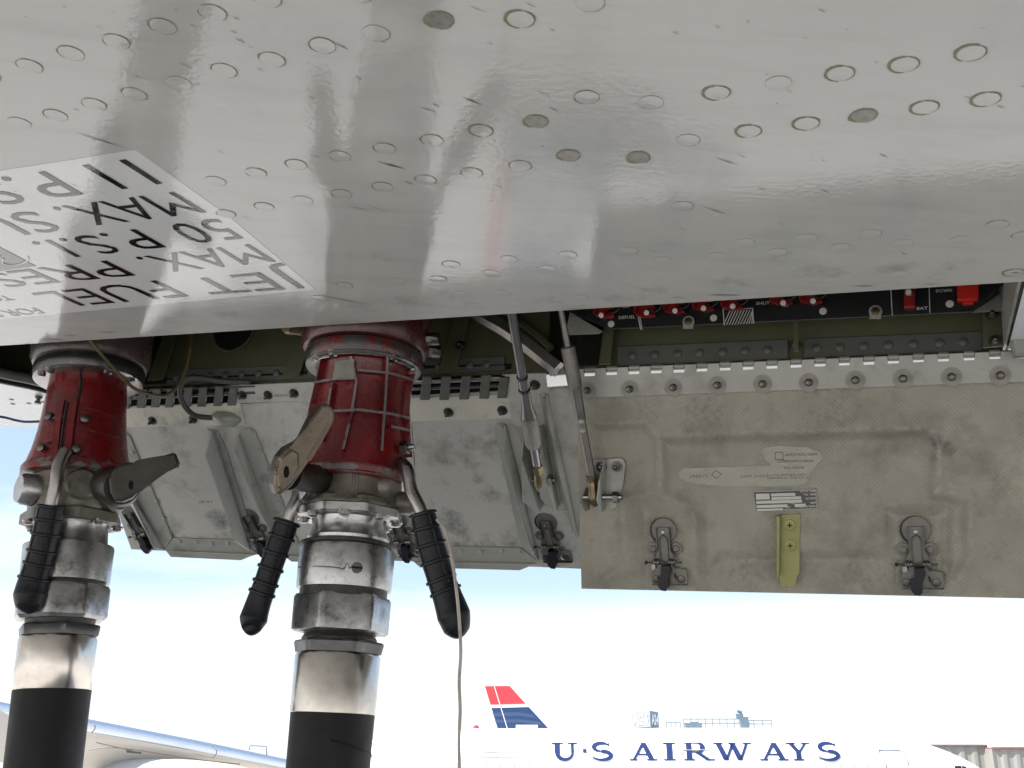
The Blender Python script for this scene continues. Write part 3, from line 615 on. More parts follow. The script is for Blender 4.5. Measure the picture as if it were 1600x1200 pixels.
H -= .0018 * ss_(sdist(XX, YY, [(1006, 800), (1088, 800), (1088, 925), (1006, 925)]) + 4, 8) + .0018 * ss_(sdist(XX, YY, [(1398, 806), (1470, 806), (1470, 926), (1398, 926)]) + 4, 8)
H += .0003 * np.sin(XX * .09) * np.sin(YY * .07)
PRd = PR.shifted(.004)
vs = [tuple(PRd.at(XX[j, i], YY[j, i], H[j, i])) for j in range(ny) for i in range(nx)]
fs = [(j * nx + i, j * nx + i + 1, (j + 1) * nx + i + 1, (j + 1) * nx + i) for j in range(ny - 1) for i in range(nx - 1)]
# back face and closed edges
nb = len(vs); vs += [tuple(PRd.at(XX[j, i], YY[j, i], -.007)) for j in (0, ny - 1) for i in (0, nx - 1)]
loop = [i for i in range(nx)] + [j * nx + nx - 1 for j in range(1, ny)] + [(ny - 1) * nx + i for i in range(nx - 2, -1, -1)] + [j * nx for j in range(ny - 2, 0, -1)]
vs += [tuple(Vector(vs[l]) - PRd.n * (.009 + H[l // nx, l % nx])) for l in loop]; b0 = nb + 4
for k in range(len(loop)): k2 = (k + 1) % len(loop); fs.append((loop[k], loop[k2], b0 + k2, b0 + k))
fs.append(tuple(b0 + k for k in range(len(loop))))
me = bpy.data.meshes.new('access_door'); me.from_pydata(vs, [], fs)
dR = link('access_door', me, wing, M['composite'], True)
dR['label'] = 'right-hand door of beige moulded composite laminate with two latches and a data plate'
def door_h(px, py):
    j = int(np.clip(round((py - dtop(px)) / (dbot(px) - dtop(px)) * (ny - 1)), 0, ny - 1)); i = int(np.clip(round((px - DX0) / (DX1 - DX0) * (nx - 1)), 0, nx - 1)); return .004 + float(H[j, i])
# hinge leaf with real cut-outs where daylight comes through
slots = [(922.7, 584.7), (957, 583), (991.6, 581.6), (1026.7, 580.4), (1062, 579.3), (1097.8, 577.5), (1134, 575.7), (1170, 574.6), (1207, 573), (1244.5, 571.4), (1282, 569.6), (1319.6, 568), (1358, 567), (1396, 565), (1435, 563), (1474, 561.7), (1514, 560), (1554, 558), (1593, 557), (1634, 555.5), (1678, 553.6)]
htop = lambda x: 576.5 - .0414 * (x - 900); hbot = lambda x: 622 - .0365 * (x - 912)
outl = [(898, 577)]
for x, y in slots: outl += [(x - 8.8, htop(x - 8.8)), (x - 8.8, y + 3.4), (x + 8.8, y + 2.8), (x + 8.8, htop(x + 8.8))]
outl += [(1700, htop(1700)), (1702, hbot(1700)), (1582, hbot(1582)), (1580, hbot(1580) - 2), (911, 622)]
leaf = plate('hinge_leaf', outl, PRd, .0022, .0028, M['zinc'], dR, .0004)
for i, (x, y) in enumerate(slots): tube('hinge_knuckle', [PRd.at(x - 8.0, y - 6.6, .003), PRd.at(x + 8.0, y - 7.0, .003)], .0036, M['zinc'], dR, 10)
tube('hinge_pin', [PRd.at(898, 577.5, .003), PRd.at(1700, 544.0, .003)], .0016, M['steel_d'], dR, 8)
for x, y in ((918, 610), (984, 608), (1052, 605.6), (1121, 602), (1191.7, 600), (1263.6, 597.8), (1336.8, 594), (1411, 591.5), (1487, 589), (1563, 586.5)):
    put('bolt', LBOLT, PRd.frame(x, y, .005), dR)
for x, y in ((1040, 876), (1434, 879)): put('latch', LATCH, PRd.frame(x, y, .0045), dR)
# scoured strip with stamped text
patch = plate('scoured_patch', [(1065, 745), (1063, 737), (1070, 730), (1100, 729), (1208, 726), (1196, 716), (1191, 703), (1197, 697), (1220, 695), (1262, 697), (1282, 704), (1287, 713), (1276, 727), (1266, 738), (1262, 752), (1246, 757), (1200, 758), (1150, 758), (1110, 756), (1080, 752)], PRd, .0100, .0014, M['patch'], dR, .0003)
ptxt = lambda s, cx, cy, w, h: up_text(s, cx, cy, w, h, PRd, .0116, M['scratch'], patch, slope=-.02, flip=True)
for a in (('INSPECTION STAMP', 1252, 710, 50, 4), ('INTERCHANGEABILITY', 1242, 720.5, 57, 3.8), ('TESTED FOR', 1241, 730.5, 33, 3.6), ('P 157 ASSY STANDARD', 1230, 746.5, 64, 3), ('CONTOUR AND MATCH', 1230, 742, 62, 2.8), ('U7217 ASSY', 1178, 744, 44, 3.6), ('L15967', 1091, 744, 27, 4.2)): ptxt(*a)
for q in ([(1211, 707), (1223, 706.5)], [(1223, 706.5), (1224, 718)], [(1224, 718), (1211.5, 718.5)], [(1211.5, 718.5), (1211, 707)], [(1119, 735), (1127, 741)], [(1127, 741), (1119, 748)], [(1119, 748), (1112, 741)], [(1112, 741), (1119, 735)]):
    tube('stamp_line', [PRd.at(*p, .0114) for p in q], .0004, M['scratch'], patch, 5)
# data plate
dp = plate('data_plate', [(1177, 764.5), (1277, 761.5), (1279.5, 793.5), (1182.5, 797)], PRd, .0100, .0014, M['zinc'], dR, .0003)
plate('plate_print', [(1179.5, 767), (1275, 764), (1277, 791.5), (1184, 795)], PRd, .0114, .0002, M['ink'], dp)
def cell(x0, y0, x1, y1): plate('plate_cell', [(x0, y0), (x1, y0 - (x1 - x0) * .03), (x1 + .6, y1 - (x1 - x0) * .03), (x0 + .6, y1)], PRd, .0117, .0002, M['dot'], dp)
cell(1183, 769.5, 1204, 778.5); cell(1206.5, 769, 1244, 773.5); cell(1207, 774.5, 1253, 779); cell(1183.5, 780.5, 1254, 785); cell(1184, 787, 1232, 791.5); cell(1243, 785, 1260, 790); cell(1184.5, 793, 1225, 796)
for s, cx, cy, w, h in (('MFG DATE', 1262, 767.3, 24, 3.2), ('SER. No', 1265, 772.6, 19, 3.2), ('DESCR.', 1266, 778.8, 17, 3.2), ('MFR', 1270, 785.4, 9, 3.2), ('PN', 1238, 786, 6, 3.2), ('AIRBUS UK', 1263, 791.2, 27, 3.2), ('A/C', 1231, 792.8, 8, 3.2)):
    up_text(s, cx, cy, w, h, PRd, .0121, M['lettering_w'], dp, slope=-.03, flip=True, off=.01)
# yellow-green channel with two cross-head screws
yb = plate('yellow_bracket', [(1221, 802), (1252, 800), (1251, 894), (1246, 895), (1245, 913), (1222, 913), (1219, 895)], PRd, .0090, .003, M['yellow'], dR, .0006)
plate('bracket_flange', [(1216.5, 802.5), (1221.5, 802), (1220.5, 896), (1216.5, 895)], PRd, .0080, .013, M['yellow'], yb, .0006)
bm = bmesh.new(); lathe_local(bm, [(.0098, 0), (.0098, .001), (.0075, .0012), (.007, .0028), (.004, .0034)], 20, 0)
add_box(bm, (0, 0, .0036), X, Y, Z, .0030, .0006, .0002, 1); add_box(bm, (0, 0, .0036), X, Y, Z, .0006, .0030, .00025, 1)
XS = mesh_of('cross_screw', bm, [M['yellow'], M['black']])
for x, y in ((1234.5, 820), (1235, 852)): put('cross_screw', XS, PRd.frame(x, y, .0122), yb)

# strut bracket on the right door
sb = plate('strut_bracket', [(926, 717), (972, 713.5), (978, 716), (981, 724), (977, 755), (966, 792), (958, 796), (932, 794), (924, 780)], PRd, .0075, .0035, M['stiff'], dR, .001)
def upright(poly, pl, l0, l1, m, parent, th=2.4, name='bracket_cheek'):
    """a cheek standing out of the door: strip along a line, `l0..l1` proud"""
    bm = bmesh.new(); a = [pl.at(x, y) for x, y in poly]
    w = S * (th / FP * 1.3)
    q = [a[0] + pl.n * l0, a[0] + pl.n * (l0 + (l1 - l0) * .35)] + [p + pl.n * l1 for p in a[1:-1]] + [a[-1] + pl.n * (l0 + (l1 - l0) * .8), a[-1] + pl.n * l0]
    add_prism(bm, q, [p + w for p in q]); return from_bm(name, bm, parent, m)
upright([(951, 716), (949, 745), (945, 775), (949, 794)], PRd, .007, .034, M['stiff'], sb); upright([(921, 760), (919, 780), (924, 794)], PRd, .007, .034, M['stiff'], sb)
bm = bmesh.new(); add_tube(bm, [PRd.at(912, 777, .024), PRd.at(972, 777, .024)], .0042, 10, 0); add_tube(bm, [PRd.at(958, 777, .024), PRd.at(966, 777, .024)], .0075, 6, 0); from_bm('clevis_pin', bm, sb, M['steel'], True)
for x, y in ((940, 729), (964, 729)): put('bolt', BOLT, PRd.frame(x, y, .011), sb)

# ------------------------------------------------------------------ middle door: painted metal with riveted stiffeners
PMd = PM
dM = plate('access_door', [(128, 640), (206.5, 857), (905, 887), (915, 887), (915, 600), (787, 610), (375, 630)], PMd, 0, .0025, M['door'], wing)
dM['label'] = 'middle door of sooty grey painted metal with slanted stiffeners'
lA = plate('hinge_leaf', [(170, 634), (377, 627), (386, 662), (176, 666)], PMd, .0026, .002, M['leafc'], dM, .0005)
for x, y in ((238, 657), (302, 655)): put('bolt', BOLT, PMd.frame(x, y, .0046), dM)
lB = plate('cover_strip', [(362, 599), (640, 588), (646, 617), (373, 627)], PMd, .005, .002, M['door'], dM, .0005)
for x, y in ((379, 617), (419, 617), (459.5, 614)): put('bolt', BOLT, PMd.frame(x, y, .007), dM)
lC = plate('hinge_leaf', [(640, 620), (798, 613), (801, 651), (644, 656)], PMd, .0026, .002, M['leafc'], dM, .0005)
for x, y in ((701, 644), (785, 641)): put('bolt', BOLT, PMd.frame(x, y, .0046), dM)
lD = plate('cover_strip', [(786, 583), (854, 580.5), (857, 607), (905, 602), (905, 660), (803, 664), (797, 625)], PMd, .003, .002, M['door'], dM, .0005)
put('bolt', BOLT, PMd.frame(836, 601, .005), dM)
for x, yt, yb_ in [(201, 603, 634), (225, 603, 633), (247, 602, 632), (269, 602, 632), (296, 600, 631), (319, 600, 631), (344, 599, 630), (366, 600, 629)] + [(667, 583, 620), (697, 583, 620), (728, 582, 619), (759, 581, 618), (787, 585, 617)]:
    w = 6.2 if x < 400 else 7.2
    k = plate('hinge_knuckle', [(x - w + 4, yt), (x + w + 4, yt), (x + w, yb_), (x - w, yb_)], PMd, .007, .0035, M['strap'], dM, .001)
for a, b, r in (((190, 610), (400, 602), .0035), ((190, 621), (400, 612), .004), ((640, 596), (790, 590), .0045), ((640, 607), (790, 601), .003)):
    tube('hinge_rod', [PMd.at(*a, .004), PMd.at(*b, .004)], r, M['steel'] if r > .004 else M['steel_d'], dM, 10)
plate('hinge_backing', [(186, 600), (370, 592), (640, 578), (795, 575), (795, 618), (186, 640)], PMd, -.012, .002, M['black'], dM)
def stiffener(base, web, rivs, h=.016):
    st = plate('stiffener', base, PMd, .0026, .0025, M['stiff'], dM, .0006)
    # upstanding web along an edge
    bm = bmesh.new(); a = [PMd.at(x, y) for x, y in web]; w = -S * .0026; n = len(a); hs = [h * min(1, .35 + 1.3 * min(i, n - 1 - i)) for i in range(n)]
    q = [a[0] + PMd.n * .004] + [p + PMd.n * (.004 + hh) for p, hh in zip(a, hs)] + [a[-1] + PMd.n * .004]
    add_prism(bm, q, [p + w for p in q]); from_bm('stiffener_web', bm, st, M['stiff'])
    for x, y in rivs: put('rivet', RVO, PMd.frame(x, y, .005), st)
stiffener([(150, 668), (196, 671), (206, 680), (272, 838), (260, 855), (247, 846), (200, 745), (160, 700)], [(160, 700), (200, 745), (247, 846), (260, 855)], [(207.5, 706), (231, 757), (256, 810), (265.5, 835), (245, 784)], .012)
stiffener([(326, 668), (342, 671), (356, 700), (405, 859), (392, 852), (380, 830), (334, 697)], [(336, 669), (335, 697), (350, 740), (380, 830), (394, 853)], [(331, 676)], .024)
stiffener([(375, 672), (380, 668), (391, 665), (401, 672), (470, 850), (440, 850), (376, 697)], [(375, 676), (376, 697), (410, 780), (438, 848)], [(391, 674), (405, 704), (416, 733), (427, 760), (437, 787), (447, 815)], .016)
stiffener([(773, 666), (777, 660), (788, 659), (790, 662), (800, 700), (842, 872), (832, 866), (815, 850)], [(790, 661), (791, 700), (808, 760), (830, 840), (841, 871)], [(781.5, 666), (787, 701), (796, 732), (804, 761), (811, 792), (818, 822), (826, 849)], .014)
stiffener([(843, 612), (856, 611), (860, 640), (903, 835), (896, 829), (880, 780)], [(856, 613), (860, 640), (880, 735), (902, 834)], [(850, 618), (856, 650), (866, 700), (876, 745), (886, 800)], .016)
stiffener([(560, 668), (580, 666), (590, 690), (640, 850), (615, 850), (565, 700)], [(560, 668), (565, 700), (590, 780), (615, 850)], [(572, 676), (585, 710), (600, 760), (615, 810)], .014)
def bottom_bar(poly, lip, rivs):
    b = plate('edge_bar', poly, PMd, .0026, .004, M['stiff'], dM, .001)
    plate('edge_lip', lip, PMd, .0070, .0035, M['stiff'], b, .001)
    for x, y in rivs: put('rivet', RVO, PMd.frame(x, y, .0068), b)
bottom_bar([(273, 838), (382, 841), (405, 863), (381, 870), (272, 865), (264, 855)], [(264, 855), (403, 861), (381, 870), (272, 865)], [(281, 845.5), (307, 847), (331, 849), (356.5, 849), (382, 849)])
bottom_bar([(655, 850), (815, 853), (842, 874), (815, 885), (660, 881), (650, 865)], [(650, 872), (840, 875), (815, 885), (660, 881)], [(672, 860), (697, 861), (720, 861), (751, 861), (784, 861), (812, 862)])
bottom_bar([(452, 846), (600, 849), (620, 868), (600, 877), (460, 872), (446, 862)], [(446, 862), (618, 868), (600, 877), (460, 872)], [(470, 855), (500, 856), (530, 857), (560, 858)])
# trough for the second strut
tr = plate('strut_trough', [(801, 656), (850, 656), (854, 668), (880, 784), (866, 792), (850, 786), (828, 768), (822, 700)], PMd, .0026, .002, M['stiff'], dM, .0006)
upright([(824, 664), (826, 700), (828, 764), (851, 785)], PMd, .004, .032, M['stiff'], tr); upright([(851, 660), (853, 700), (855, 758), (876, 785)], PMd, .004, .032, M['stiff'], tr)
plate('drain_slot', [(845, 768), (858, 766), (864, 776), (845, 776)], PMd, .0047, .0004, M['black'], tr)
bm = bmesh.new(); add_tube(bm, [PMd.at(816, 752, .022), PMd.at(868, 750, .022)], .0035, 10, 0); add_tube(bm, [PMd.at(858, 750.5, .022), PMd.at(864, 750, .022)], .0085, 6, 0); add_tube(bm, [PMd.at(817, 752, .022), PMd.at(822, 752, .022)], .0065, 6, 0)
from_bm('clevis_pin', bm, tr, M['steel'], True)
for x, y, a in ((862, 850, .0), (632, 843, .05), (406, 838, .12), (222, 832, .16)): put('latch', LATCH, PMd.frame(x, y, .0032, a), dM)
for s, x, y, w in (('S A178T', 321, 784, 22), ('LHS OUTBD', 440, 618, 22)): up_text(s, x, y, w, 4, PMd, .0074 if x > 400 else .0028, M['faintink'], dM, slope=-.02, flip=True)
# bonding cable running to the sealant blob
tube('bonding_cable', [PMd.at(x, y, l) for x, y, l in ((392, 597, .02), (352, 596, .02), (325, 592, .024), (300, 590, .03), (286, 597, .035), (281, 612, .035), (287, 632, .03), (302, 648, .022), (320, 652, .014), (345, 653, .008))], .0042, M['cable'], dM, 10, sub=5)
bm = bmesh.new(); add_tube(bm, [PMd.at(332, 650, .006), PMd.at(338, 651, .007), PMd.at(352, 654, .008), (PMd.at(366, 656, .007)), PMd.at(376, 655, .005)], [.004, .009, .012, .011, .003], 14); from_bm('sealant_blob', bm, dM, M['sealant'], True)

# ------------------------------------------------------------------ stay struts and the curved arm
def strut(parts_, parent_name='door_strut'):
    root = None
    for nm, pts, rads, m, seg in parts_:
        bm = bmesh.new(); add_tube(bm, pts, rads, seg)
        if root is None: root = from_bm(parent_name, bm, wing, m, True)
        else: from_bm(nm, bm, root, m, True)
    return root
knurl = mat('knurled_steel_sleeve', (.24, .22, .20), .45, .8, .15, 60)
nt = knurl.node_tree; b = nt.nodes['Principled BSDF']; vo = nt.nodes.new('ShaderNodeTexVoronoi'); vo.inputs['Scale'].default_value = 700; tcn = nt.nodes.new('ShaderNodeTexCoord'); bp = nt.nodes.new('ShaderNodeBump'); bp.inputs['Distance'].default_value = .0006
nt.links.new(tcn.outputs['Object'], vo.inputs['Vector']); nt.links.new(vo.outputs['Distance'], bp.inputs['Height']); nt.links.new(bp.outputs[0], b.inputs['Normal'])
M['rod'] = mat('grey_steel_rod', (.22, .20, .19), .33, .85, .15, 30)
rr = lambda px, t: px / FP * t
e1 = PRd.at(926, 752, .026); e0 = PBW.at(874, 470, .11)
def lerp(a, b, t): return a + (b - a) * t
def along(a, b, y):     # point on segment whose picture y is given
    lo, hi = 0, 1
    for _ in range(40):
        m_ = (lo + hi) / 2
        if proj(lerp(a, b, m_))[1] < y: lo = m_
        else: hi = m_
    return lerp(a, b, lo)
T1 = 1.33
f1 = lambda y: along(e0, e1, y)
strut([('rod', [e0, f1(560)], rr(5.2, T1), M['rod'], 12),
       ('knurled_sleeve', [f1(541), f1(543), f1(603), f1(607)], [rr(9, T1), rr(11.6, T1), rr(11.6, T1), rr(10, T1)], knurl, 20),
       ('sleeve_neck', [f1(600), f1(615), f1(640), f1(655), f1(657)], [rr(11, T1), rr(8.6, T1), rr(8.2, T1), rr(7.8, T1), rr(6.6, T1)], M['rod'], 16),
       ('rod', [f1(655), f1(745)], [rr(6.4, T1), rr(6.6, T1)], M['rod'], 14),
       ('lock_nut', [f1(742), f1(754)], rr(9.4, T1), M['bronze'], 6),
       ('rod_end', [f1(752), lerp(f1(752), PRd.at(928, 777, .024), .4), PRd.at(928, 777, .024), PRd.at(929, 786, .024), PRd.at(929, 792, .024)], [rr(6, T1), rr(7, T1), rr(10.5, T1), rr(9, T1), rr(3, T1)], M['bronze'], 14)])
for y in (660, 674): put('rivet', RVO, Matrix.Translation(f1(y) + Vector((-.001, -.0055, 0))) @ Matrix.Rotation(math.pi / 2, 4, 'X'), wing)
g1 = PMd.at(841, 740, .030); g0 = PBW.at(794, 455, .19)
f2 = lambda y: along(g0, g1, y); T2 = 1.40
strut([('rod', [g0, f2(610)], rr(7, T2), M['rod'], 14),
       ('band', [f2(588), f2(590)], rr(9, T2), M['steel_d'], 14), ('band', [f2(592), f2(606)], rr(8, T2), M['rod'], 14), ('band', [f2(608), f2(611)], rr(9.5, T2), M['steel_d'], 14),
       ('sleeve_neck', [f2(611), f2(632), f2(648), f2(652)], [rr(8.4, T2), rr(8.6, T2), rr(12, T2), rr(13, T2)], M['rod'], 16),
       ('knurled_sleeve', [f2(650), f2(652), f2(692), f2(697)], [rr(12.4, T2), rr(13.6, T2), rr(13.6, T2), rr(11, T2)], knurl, 20),
       ('rod', [f2(695), f2(730)], rr(7.2, T2), M['steel'], 14), ('lock_nut', [f2(727), f2(738)], rr(9.5, T2), M['bronze'], 6),
       ('rod_end', [f2(736), PMd.at(842, 745, .028), PMd.at(843, 755, .024), PMd.at(844, 763, .02), PMd.at(845, 767, .016)], [rr(6, T2), rr(9, T2), rr(11, T2), rr(9, T2), rr(3, T2)], M['bronze'], 14)])
# curved arm: flat bar bent in a bow
bm = bmesh.new(); arc = [(725, 470, .06), (752, 493, .055), (790, 515, .048), (822, 538, .04), (850, 560, .032), (872, 577, .026)]
A3 = [PBW.at(x, y, l) for x, y, l in arc]; A3, _ = catmull(A3, 1, 5)
prev = None
for i, p in enumerate(A3):
    d = (A3[min(i + 1, len(A3) - 1)] - A3[max(i - 1, 0)]).normalized(); nn = PBW.n; w = d.cross(nn).normalized() * rr(12, 1.42); th = nn * .007
    ring = [bm.verts.new(p + w + th), bm.verts.new(p + w * .25 + th * 1.4), bm.verts.new(p - w * .9 + th), bm.verts.new(p - w - th), bm.verts.new(p + w - th)]
    if prev:
        for k in range(5): bm.faces.new((prev[k], prev[(k + 1) % 5], ring[(k + 1) % 5], ring[k]))
    else: bm.faces.new(ring)
    prev = ring
bm.faces.new(prev[::-1]); from_bm('bowed_arm', bm, wing, M['rod'])
tube('bay_pipe', [PBW.at(x, y, .02) for x, y in ((770, 470), (800, 495), (835, 520), (862, 545))], .005, M['olive'], wing, 10, sub=3)
plate('arm_foot', [(858, 574), (880, 573), (884, 586), (860, 588)], PBW.shifted(.01), 0, .004, M['stiff'], wing, .001)

# ------------------------------------------------------------------ refuelling nozzles
class Axis:
    def __init__(s, bot, top):
        s.b, s.t = Vector(bot), Vector(top); s.a = (s.t - s.b).normalized(); s.L = (s.t - s.b).length
        f = (CAM - (s.b + s.t) / 2); f -= s.a * f.dot(s.a); s.f = f.normalized(); s.r = s.a.cross(s.f).normalized()
        if s.r.x < 0: s.r = -s.r
    def pt(s, d): return s.b + s.a * d
    def solve(s, py, hw):
        lo, hi = -1.0, s.L + .8
        for _ in range(45):
            m_ = (lo + hi) / 2; A = s.pt(m_); R = hw / FP * proj(A)[2]
            if proj(A + s.f * R)[1] > py: lo = m_
            else: hi = m_
        return lo, hw / FP * proj(s.pt(lo))[2]
    def prof(s, lst):
        out = []; last = None
        for py, hw in lst:
            if py is None: d = last; R = hw / FP * proj(s.pt(d))[2]
            else: d, R = s.solve(py, hw); last = d
            out.append((d, R))
        return out
    def P(s, d, R, th): return s.pt(d) + (s.f * math.cos(th) + s.r * math.sin(th)) * R
    def lathe(s, name, lst, m, parent, seg=48, phase=0, fn=None, smooth=True, raw=False):
        pr = lst if raw else s.prof(lst); bm = bmesh.new(); rings = []
        for d, R in pr:
            rings.append([bm.verts.new(s.P(d, R * (fn(2 * math.pi * k / seg + phase) if fn else 1), 2 * math.pi * k / seg + phase)) for k in range(seg)])
        for a, b in zip(rings, rings[1:]):
            for k in range(seg): bm.faces.new((a[k], a[(k + 1) % seg], b[(k + 1) % seg], b[k]))
        bm.faces.new(rings[0][::-1]); bm.faces.new(rings[-1]); return from_bm(name, bm, parent, m, smooth)
    def on(s, px, py, pr, off=0):
        pr = sorted(pr); D = [p[0] for p in pr]; Rr = [p[1] for p in pr]; lo, hi = D[0], D[-1]; P_ = None
        for _ in range(40):
            d = (lo + hi) / 2; R = float(np.interp(d, D, Rr)); A = s.pt(d); pa = proj(A); sn = max(-.97, min(.97, (px - pa[0]) / (R * FP / pa[2]))); th = math.asin(sn)
            P_ = s.P(d, R + off, th)
            if proj(P_)[1] > py: lo = d
            else: hi = d
        return P_
def rib(ax, pts, pr, w, h, m, parent, name='rib', k=8):
    """raised rib following the casting's surface"""
    bm = bmesh.new(); P3 = []; N3 = []
    full = []
    for (x0, y0), (x1, y1) in zip(pts, pts[1:]):
        for j in range(k): full.append((x0 + (x1 - x0) * j / k, y0 + (y1 - y0) * j / k))
    full.append(pts[-1])
    for x, y in full:
        p = ax.on(x, y, pr); c_ = ax.b + ax.a * (p - ax.b).dot(ax.a); P3.append(p); N3.append((p - c_).normalized())
    prev = None
    for i in range(len(P3)):
        d = (P3[min(i + 1, len(P3) - 1)] - P3[max(0, i - 1)]).normalized(); sd_ = N3[i].cross(d).normalized() * w
        ring = [bm.verts.new(q) for q in (P3[i] - sd_ - N3[i] * .003, P3[i] - sd_ * .75 + N3[i] * h, P3[i] + sd_ * .75 + N3[i] * h, P3[i] + sd_ - N3[i] * .003)]
        if prev:
            for q in range(4):
                f = bm.faces.new((prev[q], prev[(q + 1) % 4], ring[(q + 1) % 4], ring[q])); f.material_index = 1 if q == 1 else 0
        else: bm.faces.new(ring)
        prev = ring
    bm.faces.new(prev[::-1]); return from_bm(name, bm, parent, [M['redcast'], m])
# 
def grip(pts, hw, t0, t1, parent, ring_at, ang=0):
    """rubber handlebar grip: swelling body with moulded rings and a raised seam"""
    n = len(pts); P3 = [W(x, y, t0 + (t1 - t0) * i / (n - 1)) for i, (x, y) in enumerate(pts)]; R = [h / FP * t0 for h in hw]
    P3, R = catmull(P3, R, 8); L = [0]
    for a, b in zip(P3, P3[1:]): L.append(L[-1] + (b - a).length)
    bm = bmesh.new(); add_tube(bm, P3, R, 20)
    g = from_bm('handle_grip', bm, parent, M['rubber'], True)
    bm = bmesh.new()
    for q in ring_at:
        j = min(range(len(L)), key=lambda i: abs(L[i] - q * L[-1])); j = min(max(j, 0), len(P3) - 2); d = (P3[j + 1] - P3[j - 1]).normalized() if j > 0 else (P3[1] - P3[0]).normalized(); w = .0024
        add_tube(bm, [P3[j] - d * w, P3[j] - d * w * .6, P3[j] + d * w * .6, P3[j] + d * w], [R[j] * .98, R[j] + .0022, R[j] + .0022, R[j] * .98], 20)
    from_bm('grip_ring', bm, g, M['rubber'], True)
    for th in (-.5, 1.0, -2.0):
        j1 = min(range(len(L)), key=lambda i: abs(L[i] - max(ring_at) * L[-1])); q = []
        for j in range(0, j1, 2):
            d = (P3[j + 1] - P3[max(j - 1, 0)]).normalized(); f = (CAM - P3[j]); f = (f - d * f.dot(d)).normalized(); r_ = d.cross(f); q.append(P3[j] + (f * math.cos(th) + r_ * math.sin(th)) * R[j])
        tube('grip_seam', q, .0013, M['rubber'], g, 6)
    return g
HEXB = rivet_mesh('flange_bolt', .005, .005, M['steel'])

def hexfn(n, ph=0):
    def f(a):
        b = (a - ph) % (2 * math.pi / n) - math.pi / n; return math.cos(math.pi / n) / math.cos(b)
    return f
def bolt_down(ax, d, R, th, parent, r=.006, h=.006):
    p = ax.P(d, R, th); bm = bmesh.new(); add_tube(bm, [p, p - ax.a * h * .8, p - ax.a * h], [r, r, r * .6], 8); add_tube(bm, [p + ax.a * .001, p - ax.a * .0015], [r * 1.35] * 2, 14); from_bm('flange_bolt', bm, parent, M['steel'], True)

# --- nearer nozzle, middle of the picture
axB = Axis(W(513, 1195, 1.20), W(573, 520, 1.37))
nz1 = thing('refuelling_nozzle', axB.pt(-.1), 'red ribbed refuelling nozzle with two black grips, second from the left', 'fuel nozzle', 'refuelling nozzles plugged into the wing')
# hose goes down to the ground in a gentle sweep
hb, hr = axB.solve(1112, 65.5)
hp = [axB.pt(hb), axB.pt(hb - .12), axB.pt(hb - .4), axB.pt(hb - .9) + Vector((-.05, .05, 0)), axB.pt(hb - 1.8) + Vector((-.3, .3, 0)), Vector((-1.1, 2.2, 1.0)), Vector((-1.6, 3.0, .2)), Vector((-2.2, 3.8, .05)), Vector((-4, 4.5, .05))]
hose = tube('hose', hp, [hr * 1.0] + [hr * .97] * 8, M['hose'], nz1, 40, sub=8)
bm = bmesh.new(); q = []
for i in range(200):
    a = i * .16; q.append(axB.P(hb - .03 - i * .0016, hr * .975, a))
add_tube(bm, q, .0016, 6); from_bm('hose_wrap', bm, hose, M['hose'], True)
axB.lathe('hose_ferrule', [(1116, 63), (1113, 66.5), (1022, 66.5), (1018, 64), (1017, 58)], M['ferrule'], nz1, 64)
axB.lathe('lock_nut', [(1018, 60), (1016, 69), (1000, 72), (997, 70), (996, 58)], M['nut'], nz1, 48, 0, hexfn(6, .35), smooth=True)
axB.lathe('thread_joint', [(1000, 57), (994, 59), (988, 55), (984, 59), (978, 60)], M['alu_d'], nz1, 40)
axB.lathe('hex_nut', [(984, 72), (980, 77), (928, 77), (923, 74), (None, 62)], M['alu'], nz1, 96, 0, hexfn(6, -.42), smooth=True)
axB.lathe('groove', [(926, 68), (905, 68)], M['alu_d'], nz1, 48)
sw = axB.lathe('swivel_ring', [(915, 68), (913, 73), (905, 74), (850, 74.5), (846, 73), (None, 66)], M['alu'], nz1, 64)
axB.lathe('snap_ring', [(848, 69), (843, 74), (839, 74), (837, 66)], M['alu_d'], nz1, 64)
axB.lathe('neck', [(843, 66), (838, 63), (832, 64), (828, 59), (815, 57), (803, 59), (798, 64)], M['alu'], nz1, 56)
for x, y, r in ((556, 887, 9),):
    d, R = axB.solve(y, 74); pr = [(d - .03, R), (d + .03, R)]; p = axB.on(x, y, pr); n_ = (p - (axB.b + axB.a * (p - axB.b).dot(axB.a))).normalized()
    bm = bmesh.new(); add_tube(bm, [p - n_ * .002, p + n_ * .0012], r / FP * 1.2, 18); add_box(bm, p + n_ * .0016, axB.a, n_.cross(axB.a), n_, .001, .0062, .0004, 1); from_bm('set_screw', bm, sw, [M['steel_d'], M['black']])
    q = [axB.on(xx, yy, pr, .0012) for xx, yy in ((470, 886), (500, 885), (528, 887), (536, 889), (541, 880), (544, 888), (548, 886), (560, 893))]; tube('lock_wire', q, .0009, M['steel'], sw, 6, sub=3)
fl_d, fl_R = axB.solve(797, 80)
axB.lathe('flange', [(fl_d - .0005, fl_R * .98), (fl_d + .0008, fl_R * 1.02), (fl_d + .010, fl_R * 1.02), (fl_d + .0115, fl_R)], M['alu'], nz1, 96, 0, lambda a: hexfn(8, .25)(a) * 1.03, raw=True)
axB.lathe('flange', [(fl_d + .012, fl_R * .96), (fl_d + .020, fl_R * .95), (fl_d + .024, fl_R * .88)], M['castbody'], nz1, 96, 0, lambda a: hexfn(8, .25)(a) * 1.03, raw=True)
for k in range(8): bolt_down(axB, fl_d, fl_R * .9, .25 + k * math.pi / 4 - .38, nz1)
